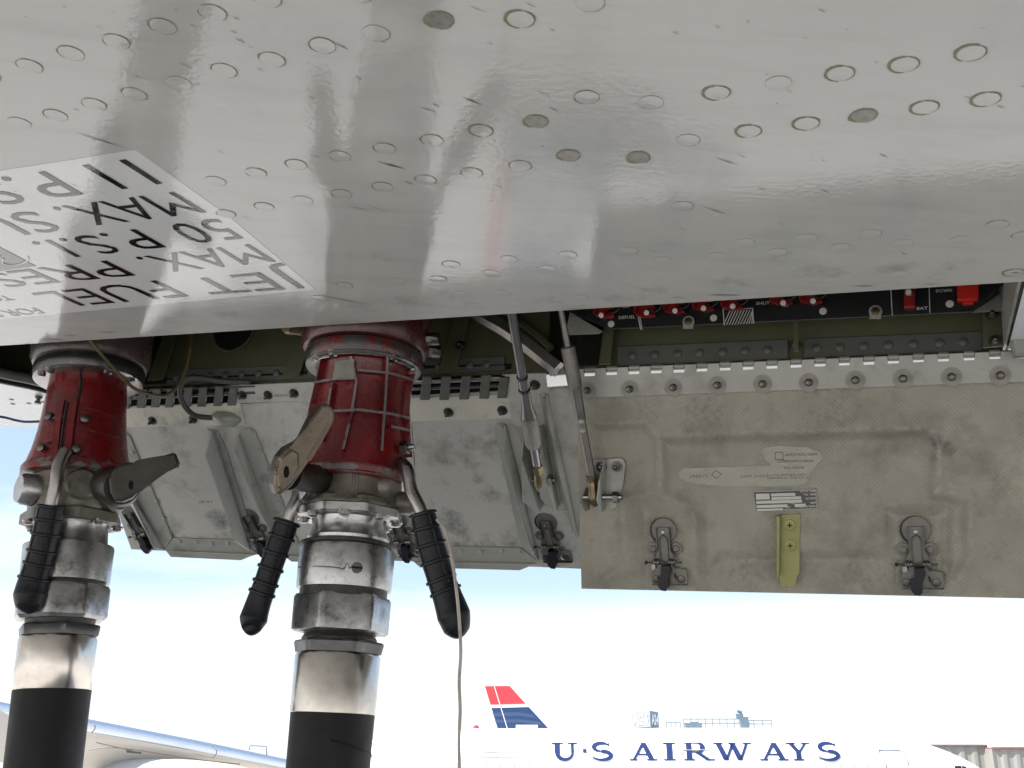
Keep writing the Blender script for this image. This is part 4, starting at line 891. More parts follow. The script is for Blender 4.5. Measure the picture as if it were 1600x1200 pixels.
vb = axB.lathe('valve_body', [(787, 66), (778, 71), (765, 68), (745, 66), (728, 68), (700, 76)], M['castbody'], nz1, 64, 0, lambda a: 1 + .04 * math.cos(3 * a) + .03 * math.cos(5 * a + 1))
def boss(name, p, q, r, m, parent, seg=16):
    bm = bmesh.new(); p, q = Vector(p), Vector(q); d = (q - p); add_tube(bm, [p, p + d * .9, q], [r, r, r * .85], seg); return from_bm(name, bm, parent, m, True)
cB = lambda px, py, t: W(px, py, t)
def sidew(ax, py, R0, R1, th0, th1, r, m, parent, name, seg=20):
    d = ax.solve(py, 60)[0]; return boss(name, ax.P(d, R0, th0), ax.P(d, R1, th1), r, m, parent, seg)
sidew(axB, 752, .02, .064, -1.0, -1.05, .022, M['castbody'], vb, 'side_boss'); sidew(axB, 756, .066, .073, -1.05, -1.05, .023, M['alu'], vb, 'pivot_collar')
sidew(axB, 752, .02, .060, .95, 1.0, .020, M['castbody'], vb, 'side_boss'); sidew(axB, 772, .03, .080, 1.25, 1.3, .014, M['castbody'], vb, 'side_boss')
dd = axB.solve(782, 66)[0]; vr = axB.solve(745, 70)[1]
for th in (.0, .06): tube('casting_seam', [axB.P(dd + .004 + i * .012, vr * 1.0, th) for i in range(5)], .0022, M['castbody'], vb, 8)
axB.lathe('body_collar', [(786, 74), (780, 76), (774, 74), (771, 68)], M['castbody'], vb, 64)
CP = [(737, 86), (722, 89), (712, 89), (690, 85), (655, 79), (620, 75), (590, 74), (565, 77), (548, 81), (538, 84)]
prB = axB.prof(CP)
def sq(a): return 1 + .055 * math.cos(2 * a + .4) + .02 * math.cos(4 * a)
cast = axB.lathe('red_casting', [(y, w - (5.5 if 545 < y < 715 else 0)) for y, w in CP], M['redcast'], nz1, 96)
axB.lathe('casting_foot', [(735, 88), (733, 91.5), (724, 92), (722, 87)], M['redrib'], cast, 96)
GR = M['redrib']; GT = M['ribtop']
prO = prB; 
for pts in ([(549, 560), (556, 600), (549, 650), (537, 704)], [(598, 560), (595, 620), (592, 660), (589, 706)], [(508, 565), (502, 600), (490, 650), (485, 690)], [(640, 560), (640, 610), (644, 660), (650, 715)], [(524, 600), (518, 640), (505, 690)],
            [(500, 600), (525, 595), (553, 594)], [(558, 581), (600, 585), (636, 594)], [(484, 652), (520, 645), (560, 643), (600, 648), (646, 656)], [(505, 562), (530, 555), (556, 554), (600, 558), (640, 570)], [(602, 668), (632, 673)]):
    rib(axB, pts, [(d, r - .0042) for d, r in prB], .0021, .0075, GT, cast)
for x, y in ((527, 533), (551, 536), (575, 538), (598, 540), (620, 545)): rib(axB, [(x, y), (x + 2, y + 18)], prB + [(prB[-1][0] + .02, prB[-1][1])], .0014, .005, GR, cast, k=3)
q = [axB.on(x, y, prB, .004) for x, y in ((527, 564), (553, 561), (552, 592), (522, 594))]
bm = bmesh.new(); add_prism(bm, [p - axB.f * .005 for p in q], q); from_bm('ident_plate', bm, cast, M['strap'])
p = axB.on(625, 700, prB, 0); n_ = (p - (axB.b + axB.a * (p - axB.b).dot(axB.a))).normalized(); boss('casting_bolt', p, p + n_ * .010, .0085, M['steel_d'], cast, 6); boss('casting_bolt', p, p + n_ * .018, .004, M['steel'], cast, 10)
pl_ = [(638, 660), (652, 665), (657, 727), (640, 722)]
q = [axB.on(x, y, prB, .006) for x, y in pl_]; bm = bmesh.new(); add_prism(bm, [a - axB.f * .012 for a in q], q); from_bm('casting_lug', bm, cast, GR)
rb = axB.lathe('clamp_ring', [(550, 83), (546, 89), (540, 91), (530, 92), (524, 90), (None, 80)], M['redring'], nz1, 96)
axB.lathe('ring_edge', [(552, 84), (549.5, 88), (547, 89.5), (None, 84)], M['strap'], rb, 96)
rd, rR = axB.solve(547, 88)
for th in (-1.0, -.62, .55, 1.05): bolt_down(axB, rd, rR * .93, th, rb, .0055, .007)
q = [axB.P(rd - .006, rR * .95, th) for th in (-1.25, -1.0, -.8, -.62, -.5)]; tube('lock_wire', q, .0009, M['steel'], rb, 6, sub=3)
q = [axB.P(rd - .006, rR * .97, th) for th in (.55, .8, 1.05, 1.3)]; tube('lock_wire', q, .0009, M['steel'], rb, 6, sub=3)
# adapter belongs to the wing
ad = axB.lathe('fuel_adapter', [(524, 86), (518, 95), (505, 100), (480, 100), (440, 100)], M['redadapt'], wing, 64); ad['label'] = 'dusty red fuel adapter'
for th in (1.2, 1.7): 
    d_, R_ = axB.solve(497, 100); p = axB.P(d_, R_, th); boss('adapter_bolt', p, p + axB.P(0, 1, th) * 0 + (axB.f * math.cos(th) + axB.r * math.sin(th)) * .016, .009, M['steel_d'], ad, 8)
p = W(462, 508, 1.4); boss('drain_fitting', W(480, 514, 1.42), W(446, 510, 1.38), .010, M['bronze'], ad, 8)
# flow lever (crank): outline in depth-true plane facing the viewer
PLV = Plane(W(470, 710, 1.165), (CAM - W(470, 710, 1.165)) + Vector((.25, 0, -.05)))
lv = plate('flow_lever', [(503, 634), (512, 631), (520, 636), (521.5, 650), (515, 664), (487, 712), (470, 738), (456, 760), (440, 772), (431, 772), (427, 757), (428, 735), (435, 714), (447, 700), (466, 690), (472, 684), (486, 655)], PLV, -.030, .032, M['lever'], nz1, .004, False, 3)
plate('lever_pad', [(434, 760), (432, 740), (439, 716), (455, 702), (466, 708), (466, 730), (452, 755), (440, 766)], PLV, .0015, .0025, M['lever'], lv, .0015)
plate('lever_slot', [(446, 727), (450, 730), (451, 740), (448, 746), (444, 746), (442, 740), (443, 731)], PLV, .0042, .0003, M['black'], lv)
text_on('lever_marking', 'OPEN', qpx(PLV, .0045, (433, 743), (437, 722), (432, 720), (428, 742)), M['lever_d'], lv, .01); text_on('lever_marking', 'FLOW', qpx(PLV, .0045, (444, 712), (456, 703), (452, 699), (440, 708)), M['lever_d'], lv, .01)
boss('lever_hub', W(450, 742, 1.18), W(505, 750, 1.27), .017, M['lever_d'], lv)
tube('lever_edge', [PLV.at(x, y, -.001) for x, y in ((517, 642), (516, 656), (500, 685), (480, 718))], .004, M['lever'], lv, 8, sub=3)
# handles
hR = tube('handle', [W(625, 722, 1.27), W(637, 735, 1.25), W(642, 765, 1.24), W(655, 792, 1.23), W(662, 812, 1.225)], 10.4 / FP * 1.24, M['steel'], nz1, 18, sub=5)
grip([(660, 800), (671, 845), (686, 895), (699, 932), (709, 962), (714, 985), (716, 996)], [19, 22, 21.5, 23, 26, 20, 2], 1.225, 1.19, hR, (.01, .14, .27, .4, .53, .64))
hL = tube('handle', [W(490, 735, 1.30), W(474, 760, 1.27), W(460, 788, 1.255), W(450, 812, 1.25)], 10.2 / FP * 1.25, M['steel'], nz1, 18, sub=5)
grip([(449, 813), (433, 858), (417, 905), (403, 945), (396, 968), (393, 982), (392, 986)], [19, 18.5, 18, 19.5, 21.5, 15, 2], 1.25, 1.22, hL, (.01, .16, .30, .43, .55, .66))

# --- farther nozzle, left edge
axA = Axis(W(68, 1195, 1.37), W(143, 560, 1.56))
nz2 = thing('refuelling_nozzle', axA.pt(-.1), 'smooth red refuelling nozzle with one black grip, leftmost of the two', 'fuel nozzle', 'refuelling nozzles plugged into the wing')
hb, hr = axA.solve(1075, 58)
hp = [axA.pt(hb), axA.pt(hb - .12), axA.pt(hb - .4), axA.pt(hb - .9) + Vector((-.05, .05, 0)), axA.pt(hb - 1.8) + Vector((-.3, .3, 0)), Vector((-1.8, 2.5, 1.0)), Vector((-2.2, 3.2, .2)), Vector((-2.9, 4.0, .05)), Vector((-5, 4.9, .05))]
tube('hose', hp, [hr] + [hr * .97] * 8, M['hose'], nz2, 40, sub=8)
axA.lathe('hose_ferrule', [(1077, 56), (1074, 58), (994, 58), (990, 56), (989, 50)], M['ferrule'], nz2, 64)
axA.lathe('lock_nut', [(990, 54), (988, 63), (974, 65), (971, 63), (970, 52)], M['nut'], nz2, 48, 0, hexfn(6, .1))
axA.lathe('thread_joint', [(974, 50), (962, 52), (955, 53)], M['alu_d'], nz2, 40)
axA.lathe('hex_nut', [(962, 66), (956, 71), (912, 71), (907, 68), (None, 58)], M['alu'], nz2, 96, 0, hexfn(8, -.3))
axA.lathe('groove', [(910, 60), (894, 60)], M['alu_d'], nz2, 48)
axA.lathe('swivel_ring', [(903, 62), (901, 66), (845, 67), (842, 66), (None, 60)], M['alu'], nz2, 64)
axA.lathe('neck', [(845, 62), (838, 56), (815, 54), (806, 58)], M['alu'], nz2, 56)
fd, fR = axA.solve(806, 74)
axA.lathe('flange', [(fd, fR), (fd + .013, fR), (fd + .016, fR * .95)], M['castbody'], nz2, 96, 0, lambda a: hexfn(7, .1)(a) * 1.04, raw=True)
for k in range(7): bolt_down(axA, fd, fR * .9, .1 + k * math.tau / 7 - .4, nz2)
vb2 = axA.lathe('valve_body', [(800, 60), (785, 66), (765, 68), (745, 66), (720, 68)], M['castbody'], nz2, 64, 0, lambda a: 1 + .05 * math.cos(3 * a))
sidew(axA, 762, .02, .078, -1.15, -1.2, .022, M['alu'], vb2, 'side_boss'); sidew(axA, 760, .02, .070, .9, .95, .030, M['castbody'], vb2, 'side_boss'); sidew(axA, 758, .02, .068, .1, .1, .022, M['castbody'], vb2, 'side_boss')
boss('lever_hub', W(172, 758, 1.44), W(190, 762, 1.37), .026, M['lever_d'], vb2, 24)
CA = [(731, 74), (722, 79), (712, 78), (690, 71), (660, 65), (625, 61), (590, 58), (575, 56), (566, 58)]
prA = axA.prof(CA)
cast2 = axA.lathe('red_casting', CA, M['redcast'], nz2, 96)
axA.lathe('casting_foot', [(730, 79), (727, 83), (716, 83), (712, 80)], M['redrib'], cast2, 96)
sm = mat('dark_split_line', (.012, .006, .006), .6)
q = [axA.on(x, y, prA, .0006) for x, y in ((124, 568), (125, 600), (121, 626))]; tube('split_line', q, .0022, sm, cast2, 6, sub=3)
for dx, m_ in ((-8, M['redcast']), (8, M['redcast'])): rib(axA, [(109 + dx, 628), (104 + dx, 660), (97 + dx, 720)], prA, .0062, .007, m_, cast2, 'clamp_lug')
q = [axA.on(x, y, prA, .008) for x, y in ((109, 628), (104, 660), (96, 722))]; tube('split_line', q, .0018, sm, cast2, 6, sub=3)
rib(axA, [(86, 655), (104, 652)], prA, .002, .005, GR, cast2); rib(axA, [(78, 690), (98, 688)], prA, .002, .005, GR, cast2); rib(axA, [(132, 638), (176, 652)], prA, .0018, .004, M['redcast'], cast2); rib(axA, [(130, 672), (180, 684)], prA, .0018, .004, M['redcast'], cast2)
for x, y in ((85, 651), (74, 700), (130, 655), (118, 702)):
    p = axA.on(x, y, prA, .003); n_ = (p - (axA.b + axA.a * (p - axA.b).dot(axA.a))).normalized(); boss('casting_bolt', p, p + n_ * .006, .006, M['steel_d'], cast2, 8)
rb2 = axA.lathe('clamp_ring', [(574, 74), (570, 80), (562, 82), (552, 82), (548, 80), (None, 70)], M['nut'], nz2, 96)
axA.lathe('ring_edge', [(575, 75), (573, 79), (571, 80.5), (None, 75)], M['steel'], rb2, 96)
rd, rR = axA.solve(571, 79)
for th in (-1.15, -.85, .35, .95): bolt_down(axA, rd, rR * .93, th, rb2, .006, .008)
ad2 = axA.lathe('fuel_adapter', [(552, 76), (546, 84), (536, 88), (500, 88), (460, 88)], M['brownadapt'], wing, 64); ad2['label'] = 'brown grimy fuel adapter'
PL2 = Plane(W(230, 745, 1.36), (CAM - W(230, 745, 1.36)) + Vector((-.1, 0, .1)))
lv2 = plate('flow_lever', [(270, 707), (275, 709), (280.5, 722), (278, 730), (262, 737), (236, 750), (218, 764), (206, 778), (192, 784), (180, 783), (172, 770), (170, 748), (177, 733), (188, 725), (204, 722), (214, 724), (240, 719)], PL2, -.02, .022, M['lever_d'], nz2, .004, False, 3)
plate('lever_slot', [(205, 750), (209, 754), (208, 763), (204, 766), (201, 762), (201, 754)], PL2, .0022, .0003, M['black'], lv2)
hA = tube('handle', [W(103, 705, 1.43), W(92, 728, 1.415), W(87, 760, 1.405), W(80, 790, 1.40)], 10 / FP * 1.42, M['steel'], nz2, 18, sub=5)
grip([(80, 789), (72, 830), (62, 872), (52, 908), (47, 930), (45, 948), (44, 957)], [20, 20, 20, 22.5, 24.5, 19, 2], 1.40, 1.37, hA, (.01, .15, .29, .42, .55, .68))

# ------------------------------------------------------------------ cords
setp(tube('hanging_cord', [W(x, y, t) for x, y, t in ((683, 812, 1.20), (694, 826, 1.185), (701, 848, 1.175), (708, 885, 1.165), (714, 930, 1.155), (718, 975, 1.15), (720, 1020, 1.145), (717.5, 1065, 1.14), (719, 1110, 1.135), (717, 1160, 1.13), (718, 1230, 1.12), (716, 1500, 1.1), (712, 2200, 1.08))], .0019, M['cord'], None, 8, sub=5),
     'thin grimy white cord hanging from the right black grip of the ribbed nozzle', 'cord')
setp(tube('wire_loop', [W(x, y, t) for x, y, t in ((132, 505, 1.46), (142, 532, 1.45), (175, 572, 1.47), (207, 605, 1.49), (240, 617, 1.51), (265, 615, 1.53), (287, 587, 1.55), (297, 550, 1.56), (299, 510, 1.57))], .0024, M['wirey'], None, 8, sub=5),
     'yellow-brown wire drooping in a loop under the bay beside the left nozzle', 'wire')
setp(tube('bay_cable', [W(x, y, t) for x, y, t in ((-60, 645, 1.75), (0, 651, 1.78), (22, 656, 1.8), (40, 659, 1.8), (70, 658, 1.8), (110, 655, 1.8), (140, 648, 1.8), (160, 625, 1.76))], .0022, M['navy'], None, 8, sub=4),
     'dark blue cable strung below the wing edge left of the left nozzle', 'cable')

# ------------------------------------------------------------------ parked airliner with the big blue titles
DA = 44.6
K = DA / FP
def ax_(px): return (px - 800) * K
def zpx(py): return CAM.z + (1210 - py) * K * 1.0
YC = DA * .9385 + 2.2
YC = 44.0
def toz(py, y): # height of a point at picture row py, distance y ahead
    r = ray(800, py); return CAM.z + r.z / r.y * y
def tox(px, py, y):
    r = ray(px, py); return r.x / r.y * y
ZC = 4.0; RF = toz(1138, YC) - ZC
air = thing('airliner', (tox(1000, 1180, YC), YC, 0), 'white parked airliner in the distance with blue U.S AIRWAYS titles and a flag-striped tail', 'airplane')
X1 = tox(1578, 1190, YC - 1.5); X0 = tox(560, 1190, YC)
LEN = X1 - X0
stn = []    # x, radius z, radius y, centre z
for t in np.linspace(0, 1, 60):
    x = X0 + LEN * t; fn = (X1 - x); ft = x - X0
    r = RF
    if fn < 6.5: r = RF * (max(0, 1 - (1 - fn / 6.5) ** 2.1)) ** .62
    zc = ZC - (0 if fn > 6.5 else .42 * (1 - fn / 6.5) ** 1.6)
    if ft < 5: r = RF * (.30 + .70 * math.sin(ft / 5 * math.pi / 2)); zc = ZC + (RF - r) * .55
    stn.append((x, max(r, .03), zc))
def fus_y(x, z):
    r = np.interp(x, [s[0] for s in stn], [s[1] for s in stn]); zc = np.interp(x, [s[0] for s in stn], [s[2] for s in stn]); v = r * r - (z - zc) ** 2
    return YC - math.sqrt(max(v, .01))
bm = bmesh.new(); rings = []
for x, r, zc in stn: rings.append([bm.verts.new((x, YC + r * math.cos(a), zc + r * math.sin(a))) for a in [k * math.tau / 48 for k in range(48)]])
for a, b in zip(rings, rings[1:]):
    for k in range(48): bm.faces.new((a[k], a[(k + 1) % 48], b[(k + 1) % 48], b[k]))
bm.faces.new(rings[0][::-1]); bm.faces.new(rings[-1]); fus = from_bm('fuselage', bm, air, M['fuse'], True)
bm = bmesh.new(); q = [(0, 0), (.10, .03), (.12, .17), (.10, .33), (0, .36), (-.10, .33), (-.12, .17), (-.10, .03)]
add_prism(bm, [(x, .02, z) for x, z in q], [(x, -.012, z) for x, z in q]); WIN = mesh_of('cabin_window', bm, [M['cabinwin']], False)
zw = toz(1206.5, YC - RF)
for i in range(48):
    x = X0 + 1.2 + i * .5334
    if x > X1 - 5.2: break
    put('cabin_window', WIN, Matrix.Translation((x, fus_y(x, zw + .18) - .01, zw)), fus)
# fin with flag scheme
YF = YC + .1
def fx(px, py): return Vector((tox(px, py, YF), YF, toz(py, YF)))
def fin_piece(name, pts, m, parent, th=.16):
    bm = bmesh.new(); a = [fx(*p) for p in pts]; add_prism(bm, [p + Vector((0, th, 0)) for p in a], [p - Vector((0, th, 0)) for p in a]); return from_bm(name, bm, parent, m)
def LE(y): return 797 + (y - 1072) * (860 - 797) / 66.5
def TE(y): return 758 + (y - 1073) * (777.5 - 758) / 65
fin = fin_piece('tail_fin', [(TE(1072), 1072.5), (LE(1072), 1072), (LE(1148), 1148), (TE(1148), 1148)], M['fuse'], air, .14)
fin_piece('red_band', [(TE(1072.5), 1072.6), (LE(1072.5) - 1, 1072.2), (LE(1100) - 2, 1100), (TE(1101), 1101.5)], M['red'], fin)
fin_piece('blue_band', [(TE(1106.5), 1106.5), (LE(1105) - 2, 1105), (LE(1139) - 3, 1139), (TE(1139), 1139)], M['navy'], fin)
for y0, dy in ((1113, 6), (1124, 5)): fin_piece('tail_stripe', [(TE(y0), y0 + 1), (812, y0), (LE(y0) - 4, y0 + 4), (LE(y0 + dy) - 4, y0 + dy + 4), (812, y0 + dy), (TE(y0 + dy), y0 + dy + 1)], M['navy2'], fin, .165)
fin_piece('rudder_line', [(772, 1073), (773, 1073), (793, 1138), (792, 1138)], M['fuse'], fin, .168)
fin_piece('fin_marking', [(806, 1133), (840, 1133), (840, 1137.5), (806, 1137.5)], M['fuse'], fin, .17)
bm = bmesh.new(); lathe_local(bm, [(.12, 0), (.11, .08), (.05, .13)], 12); put('beacon', mesh_of('beacon', bm, [M['red']]), Matrix.Translation((tox(744, 1137, YC), YC, toz(1138.5, YC))), air)

# serif titles built letter by letter; unit cap height, x from 0
def arc_stroke(c, rx, ry, a0, a1, w0, w1, n=14, wf=None):
    L_, R_ = [], []
    for i in range(n + 1):
        t = i / n; a = a0 + (a1 - a0) * t; w = (w0 + (w1 - w0) * t) if wf is None else wf(t); p = Vector((c[0] + rx * math.cos(a), c[1] + ry * math.sin(a)))
        nn = Vector((math.cos(a) / rx, math.sin(a) / ry)).normalized(); L_.append(p + nn * w / 2); R_.append(p - nn * w / 2)
    return [[tuple(L_[i]), tuple(L_[i + 1]), tuple(R_[i + 1]), tuple(R_[i])] for i in range(n)]
def bar(x0, y0, x1, y1, wa, wb=None):
    wa *= 1.14
    wa = max(wa, .155); wb = max(wb, .155) if wb is not None else None
    wb = wa if wb is None else wb; return [(x0 - wa / 2, y0), (x0 + wa / 2, y0), (x1 + wb / 2, y1), (x1 - wb / 2, y1)]
def serif(x, y, w): s = .085; return [(x - w / 2, y), (x + w / 2, y), (x + w / 2, y + s), (x - w / 2, y + s)] if y < .5 else [(x - w / 2, 1 - s), (x + w / 2, 1 - s), (x + w / 2, 1), (x - w / 2, 1)]
def gU():
    return [bar(.32, .42, .32, .96, .25), bar(1.12, .42, 1.12, .96, .12, .10), serif(.32, 1, .60), serif(1.12, 1, .5)] + arc_stroke((.72, .42), .40, .36, math.pi, 2 * math.pi, 0, 0, 18, lambda t: .25 - .13 * t)
def gA():
    return [bar(.78, .98, 1.20, .04, .25), [(.17, .04), (.31, .04), (.80, .84), (.70, 1.0)], serif(.22, 0, .44), serif(1.22, 0, .56), [(.38, .30), (1.05, .28), (1.05, .38), (.42, .38)]]
def gI(): return [bar(.32, .04, .32, .96, .27), serif(.32, 0, .62), serif(.32, 1, .62)]
def gR():
    return [bar(.32, .04, .32, .96, .27), serif(.32, 0, .60), [(.0, .95), (.7, .95), (.7, 1), (.0, 1)], [(.4, .95), (.85, .93), (.85, 1), (.4, 1)], [(.4, .44), (.85, .44), (.85, .51), (.4, .51)]] + \
        arc_stroke((.85, .72), .22, .235, math.pi / 2, -math.pi / 2, 0, 0, 14, lambda t: .08 + .20 * math.sin(math.pi * t)) + [[(.62, .44), (.92, .46), (1.52, .04), (1.22, .04)], serif(1.46, 0, .52)]
def gW():
    return [bar(.24, .96, .62, .02, .26), bar(.62, .02, 1.02, .96, .08), bar(.98, .96, 1.36, .02, .26), bar(1.36, .02, 1.76, .96, .08), serif(.24, 1, .5), serif(.98, 1, .4), serif(1.78, 1, .46)]
def gY(): return [bar(.66, .04, .66, .46, .26), bar(.26, .96, .68, .44, .26), bar(.70, .44, 1.12, .96, .09), serif(.66, 0, .62), serif(.26, 1, .54), serif(1.12, 1, .48)]
def gS():
    a = arc_stroke((.56, .735), .36, .225, .5, math.pi * 1.5, 0, 0, 20, lambda t: .06 + .15 * math.sin(math.pi * min(1, t)) ** .8)
    b = arc_stroke((.56, .275), .42, .235, math.pi / 2, -math.pi + .45, 0, 0, 20, lambda t: .21 - .02 * t if t < .6 else .20 - .33 * (t - .6))
    return a + b + [[(.86, .78), (.91, .78), (.91, 1.0), (.87, 1.0)], [(.12, .0), (.16, 0), (.18, .26), (.12, .26)], [(.54, .43), (.62, .40), (.62, .56), (.54, .59)]]
def gDot(): return [[(.0, .42), (.30, .42), (.30, .64), (.0, .64)]]
def title(glyph, px0, px1, idx):
    polys = glyph(); xs = [p[0] for g in polys for p in g]; mx0, mx1 = min(xs), max(xs); ytop, ybot = 1159.5, 1188.3
    bm = bmesh.new()
    for n, g in enumerate(polys):
        # cut every piece into thin horizontal slices so it follows the curved side
        vs_ = []
        for gx_, gy_ in g:
            X_ = px0 + (gx_ - mx0) / (mx1 - mx0) * (px1 - px0); Yp = ybot + (ytop - ybot) * gy_
            x = tox(X_, Yp, YC - 1.6); z = toz(Yp, YC - 1.6); vs_.append(bm.verts.new((x, fus_y(x, z) - .02 - .0006 * n, z)))
        bm.faces.new(vs_)
    bmesh.ops.recalc_face_normals(bm, faces=bm.faces)
    bmesh.ops.subdivide_edges(bm, edges=[e for e in bm.edges if e.calc_length() > .5], cuts=3, use_grid_fill=True)
    bmesh.ops.triangulate(bm, faces=bm.faces)
    for v in bm.verts:
        y = fus_y(v.co.x, v.co.z) - .03; v.co.y = min(v.co.y, y)
    from_bm('title_letter', bm, fus, M['blue'])
for i, (g, a, b_) in enumerate(((gU, 862, 902), (gDot, 911, 916.5), (gS, 925, 958), (gA, 983, 1027), (gI, 1037, 1056), (gR, 1068, 1117), (gW, 1116, 1176), (gA, 1187, 1232), (gY, 1230, 1267), (gS, 1279, 1313))): title(g, a, b_, i)
# doors, exits, cockpit glass, faint flag
def outline(name, pts, w, m=M['rail']):
    bm = bmesh.new(); q = []
    for x, y in pts:
        xx, zz = tox(x, y, YC - 1.6), toz(y, YC - 1.6); q.append(Vector((xx, fus_y(xx, zz) - .02, zz)))
    add_tube(bm, q, w, 6); return from_bm(name, bm, fus, m)
outline('door_outline', [(1389, 1225), (1384, 1195), (1375, 1173), (1377, 1171.5), (1408, 1171.5), (1413, 1174), (1420, 1190), (1426, 1225)], .022)
outline('exit_outline', [(1069, 1225), (1066, 1176), (1067, 1172), (1105, 1171.5), (1110, 1173), (1114, 1225)], .022, M['corr'])
for y in (1159, 1169.5, 1175, 1182.5): outline('flag_stripe', [(751 if y > 1165 else 770, y), (813, y + .6)], .012, M['signw'])
for q in ([(1489, 1203), (1492, 1196.5), (1503, 1196.5), (1502, 1206)], [(1506, 1206), (1505, 1196.5), (1511, 1197.5), (1518, 1206)]):
    bm = bmesh.new(); v = []
    for x, y in q: xx, zz = tox(x, y, YC - 1), toz(y, YC - 1); v.append(Vector((xx, fus_y(xx, zz) - .05, zz)))
    add_prism(bm, [p + Vector((0, .04, 0)) for p in v], v); from_bm('cockpit_window', bm, fus, M['glass'])
bm = bmesh.new(); bx = tox(1421, 1160, YC); add_box(bm, (bx, YC, toz(1160, YC) - .02), X, Y, Z, .2, .03, .1); from_bm('antenna', bm, air, M['fuse'])
# wings, engines and gear (mostly below the frame)
for sy in (-1, 1):
    bm = bmesh.new(); xr = (X0 + X1) / 2 + 1; yr = YC + sy * 1.7; yt = YC + sy * 13
    a = [(xr + 3.4, yr, 2.6), (xr - 3.2, yr, 2.7), (xr - 5.6, yt, 3.5), (xr - 4.0, yt, 3.5)]
    add_prism(bm, a, [(x, y, z + (.45 if abs(y - yr) < .1 else .15)) for x, y, z in a]); from_bm('wing', bm, air, M['fuse'])
    bm = bmesh.new(); add_tube(bm, [(xr + 5, YC + sy * 5.7, 1.75), (xr + 4.8, YC + sy * 5.7, 1.75), (xr + 3.4, YC + sy * 5.7, 1.75), (xr + 1, YC + sy * 5.7, 1.75)], [.8, .95, 1.0, .6], 24); from_bm('engine', bm, air, M['fuse'], True)
    bm = bmesh.new(); add_tube(bm, [(xr - 2, YC + sy * 3.6, 2.6), (xr - 2, YC + sy * 3.6, .6)], .12, 10); add_tube(bm, [(xr - 2, YC + sy * 3.3, .58), (xr - 2, YC + sy * 3.9, .58)], .58, 24, 1); from_bm('landing_gear', bm, air, [M['rail'], M['rubber']], True)
bm = bmesh.new(); add_tube(bm, [(X1 - 5, YC, 2.4), (X1 - 5, YC, .4)], .1, 10); add_tube(bm, [(X1 - 5, YC - .25, .38), (X1 - 5, YC + .25, .38)], .38, 24, 1); from_bm('landing_gear', bm, air, [M['rail'], M['rubber']], True)

# ------------------------------------------------------------------ neighbouring aircraft wing at lower left
nb_ = thing('aircraft', (-9, 18, 0), 'white aircraft at lower left with beige wing underside and a blue-grey slat', 'airplane')
LEa = [W(x, y, t) for x, y, t in ((-220, 1052, 12.5), (0, 1100, 15), (150, 1129, 17), (300, 1158, 19), (450, 1189, 21.5), (620, 1224, 24.5))]
def sect(p, sc_):     # wing section: nose radius, then the lower skin falling away behind
    o_ = []
    for a in range(0, 9): an = math.radians(100 + a * 22); o_.append(p + Vector((0, .10 * math.cos(an) + .10, .10 * math.sin(an) - .07)) * sc_)
    return o_
bm = bmesh.new(); prev = None
for p in LEa:
    ring = [bm.verts.new(v) for v in sect(p, 1.0)]
    if prev:
        for k in range(len(ring) - 1): bm.faces.new((prev[k], prev[k + 1], ring[k + 1], ring[k]))
    prev = ring
from_bm('slat', bm, nb_, M['slat'], True)
bm = bmesh.new(); prev = None
for i, p in enumerate(LEa):
    f = 1 - i * .09
    pts = [p + Vector((0, .05, -.05)), p + Vector((0, .06, -.20)), p + Vector((.1, .35, -.34 * f)), p + Vector((.25, 1.0, -.62 * f)), p + Vector((.5, 2.4, -.95 * f)), p + Vector((.8, 4.2, -1.0 * f)), p + Vector((.8, 4.2, -.9 * f)), p + Vector((.3, 1.2, -.5))]
    ring = [bm.verts.new(v) for v in pts]
    if prev:
        for k in range(len(ring)): bm.faces.new((prev[k], prev[(k + 1) % len(ring)], ring[(k + 1) % len(ring)], ring[k]))
    else: bm.faces.new(ring)
    prev = ring
bm.faces.new(prev[::-1]); from_bm('wing', bm, nb_, M['beige'], True)
# belly fairing below the wing root
bm = bmesh.new(); cpt = W(250, 1242, 18.0)
rings = []
for i in range(25):
    t = -1 + 2 * i / 24; r = (max(0, 1 - abs(t) ** 2.4)) ** .5
    rings.append([bm.verts.new(cpt + Vector((t * 2.2, math.cos(a) * 1.5 * r, math.sin(a) * .58 * r - .05 * t))) for a in [k * math.tau / 32 for k in range(32)]])
for a, b in zip(rings, rings[1:]):
    for k in range(32): bm.faces.new((a[k], a[(k + 1) % 32], b[(k + 1) % 32], b[k]))
fair = from_bm('belly_fairing', bm, nb_, M['bellyp'], True)
for pts, w in (([(138, 1172, 16.2), (155, 1169, 16.2), (180, 1168, 16.2), (215, 1172, 16.2), (255, 1178, 16.2), (310, 1187, 16.2), (375, 1194, 16.3)], .008), ([(150, 1160, 16.1), (180, 1167, 16.15), (215, 1175, 16.15)], .006)):
    tube('seam', [W(*p) for p in pts], w, M['scratch'], fair, 6, sub=3)
bm = bmesh.new(); q = [(197, 1172), (221, 1175), (221, 1178), (198, 1176)]; add_prism(bm, [W(*p, 16.2) for p in q], [W(*p, 16.15) for p in q]); from_bm('vent_slot', bm, fair, M['scratch'])
for x, y in ((148, 1133), (338, 1172)):
    tube('slat_joint', [W(x - 6, y - 6, 16.6 + (x - 148) * .013), W(x, y, 16.5 + (x - 148) * .013), W(x, y + 6, 16.5 + (x - 148) * .013), W(x - 5, y + 12, 16.5 + (x - 148) * .013)], .007, M['scratch'], nb_, 6, sub=3)
tube('grab_rail', [W(389, 1172, 20), W(391, 1165, 20), (W(416, 1166, 20)), W(417, 1180, 20)], .012, M['rail'], nb_, 6)
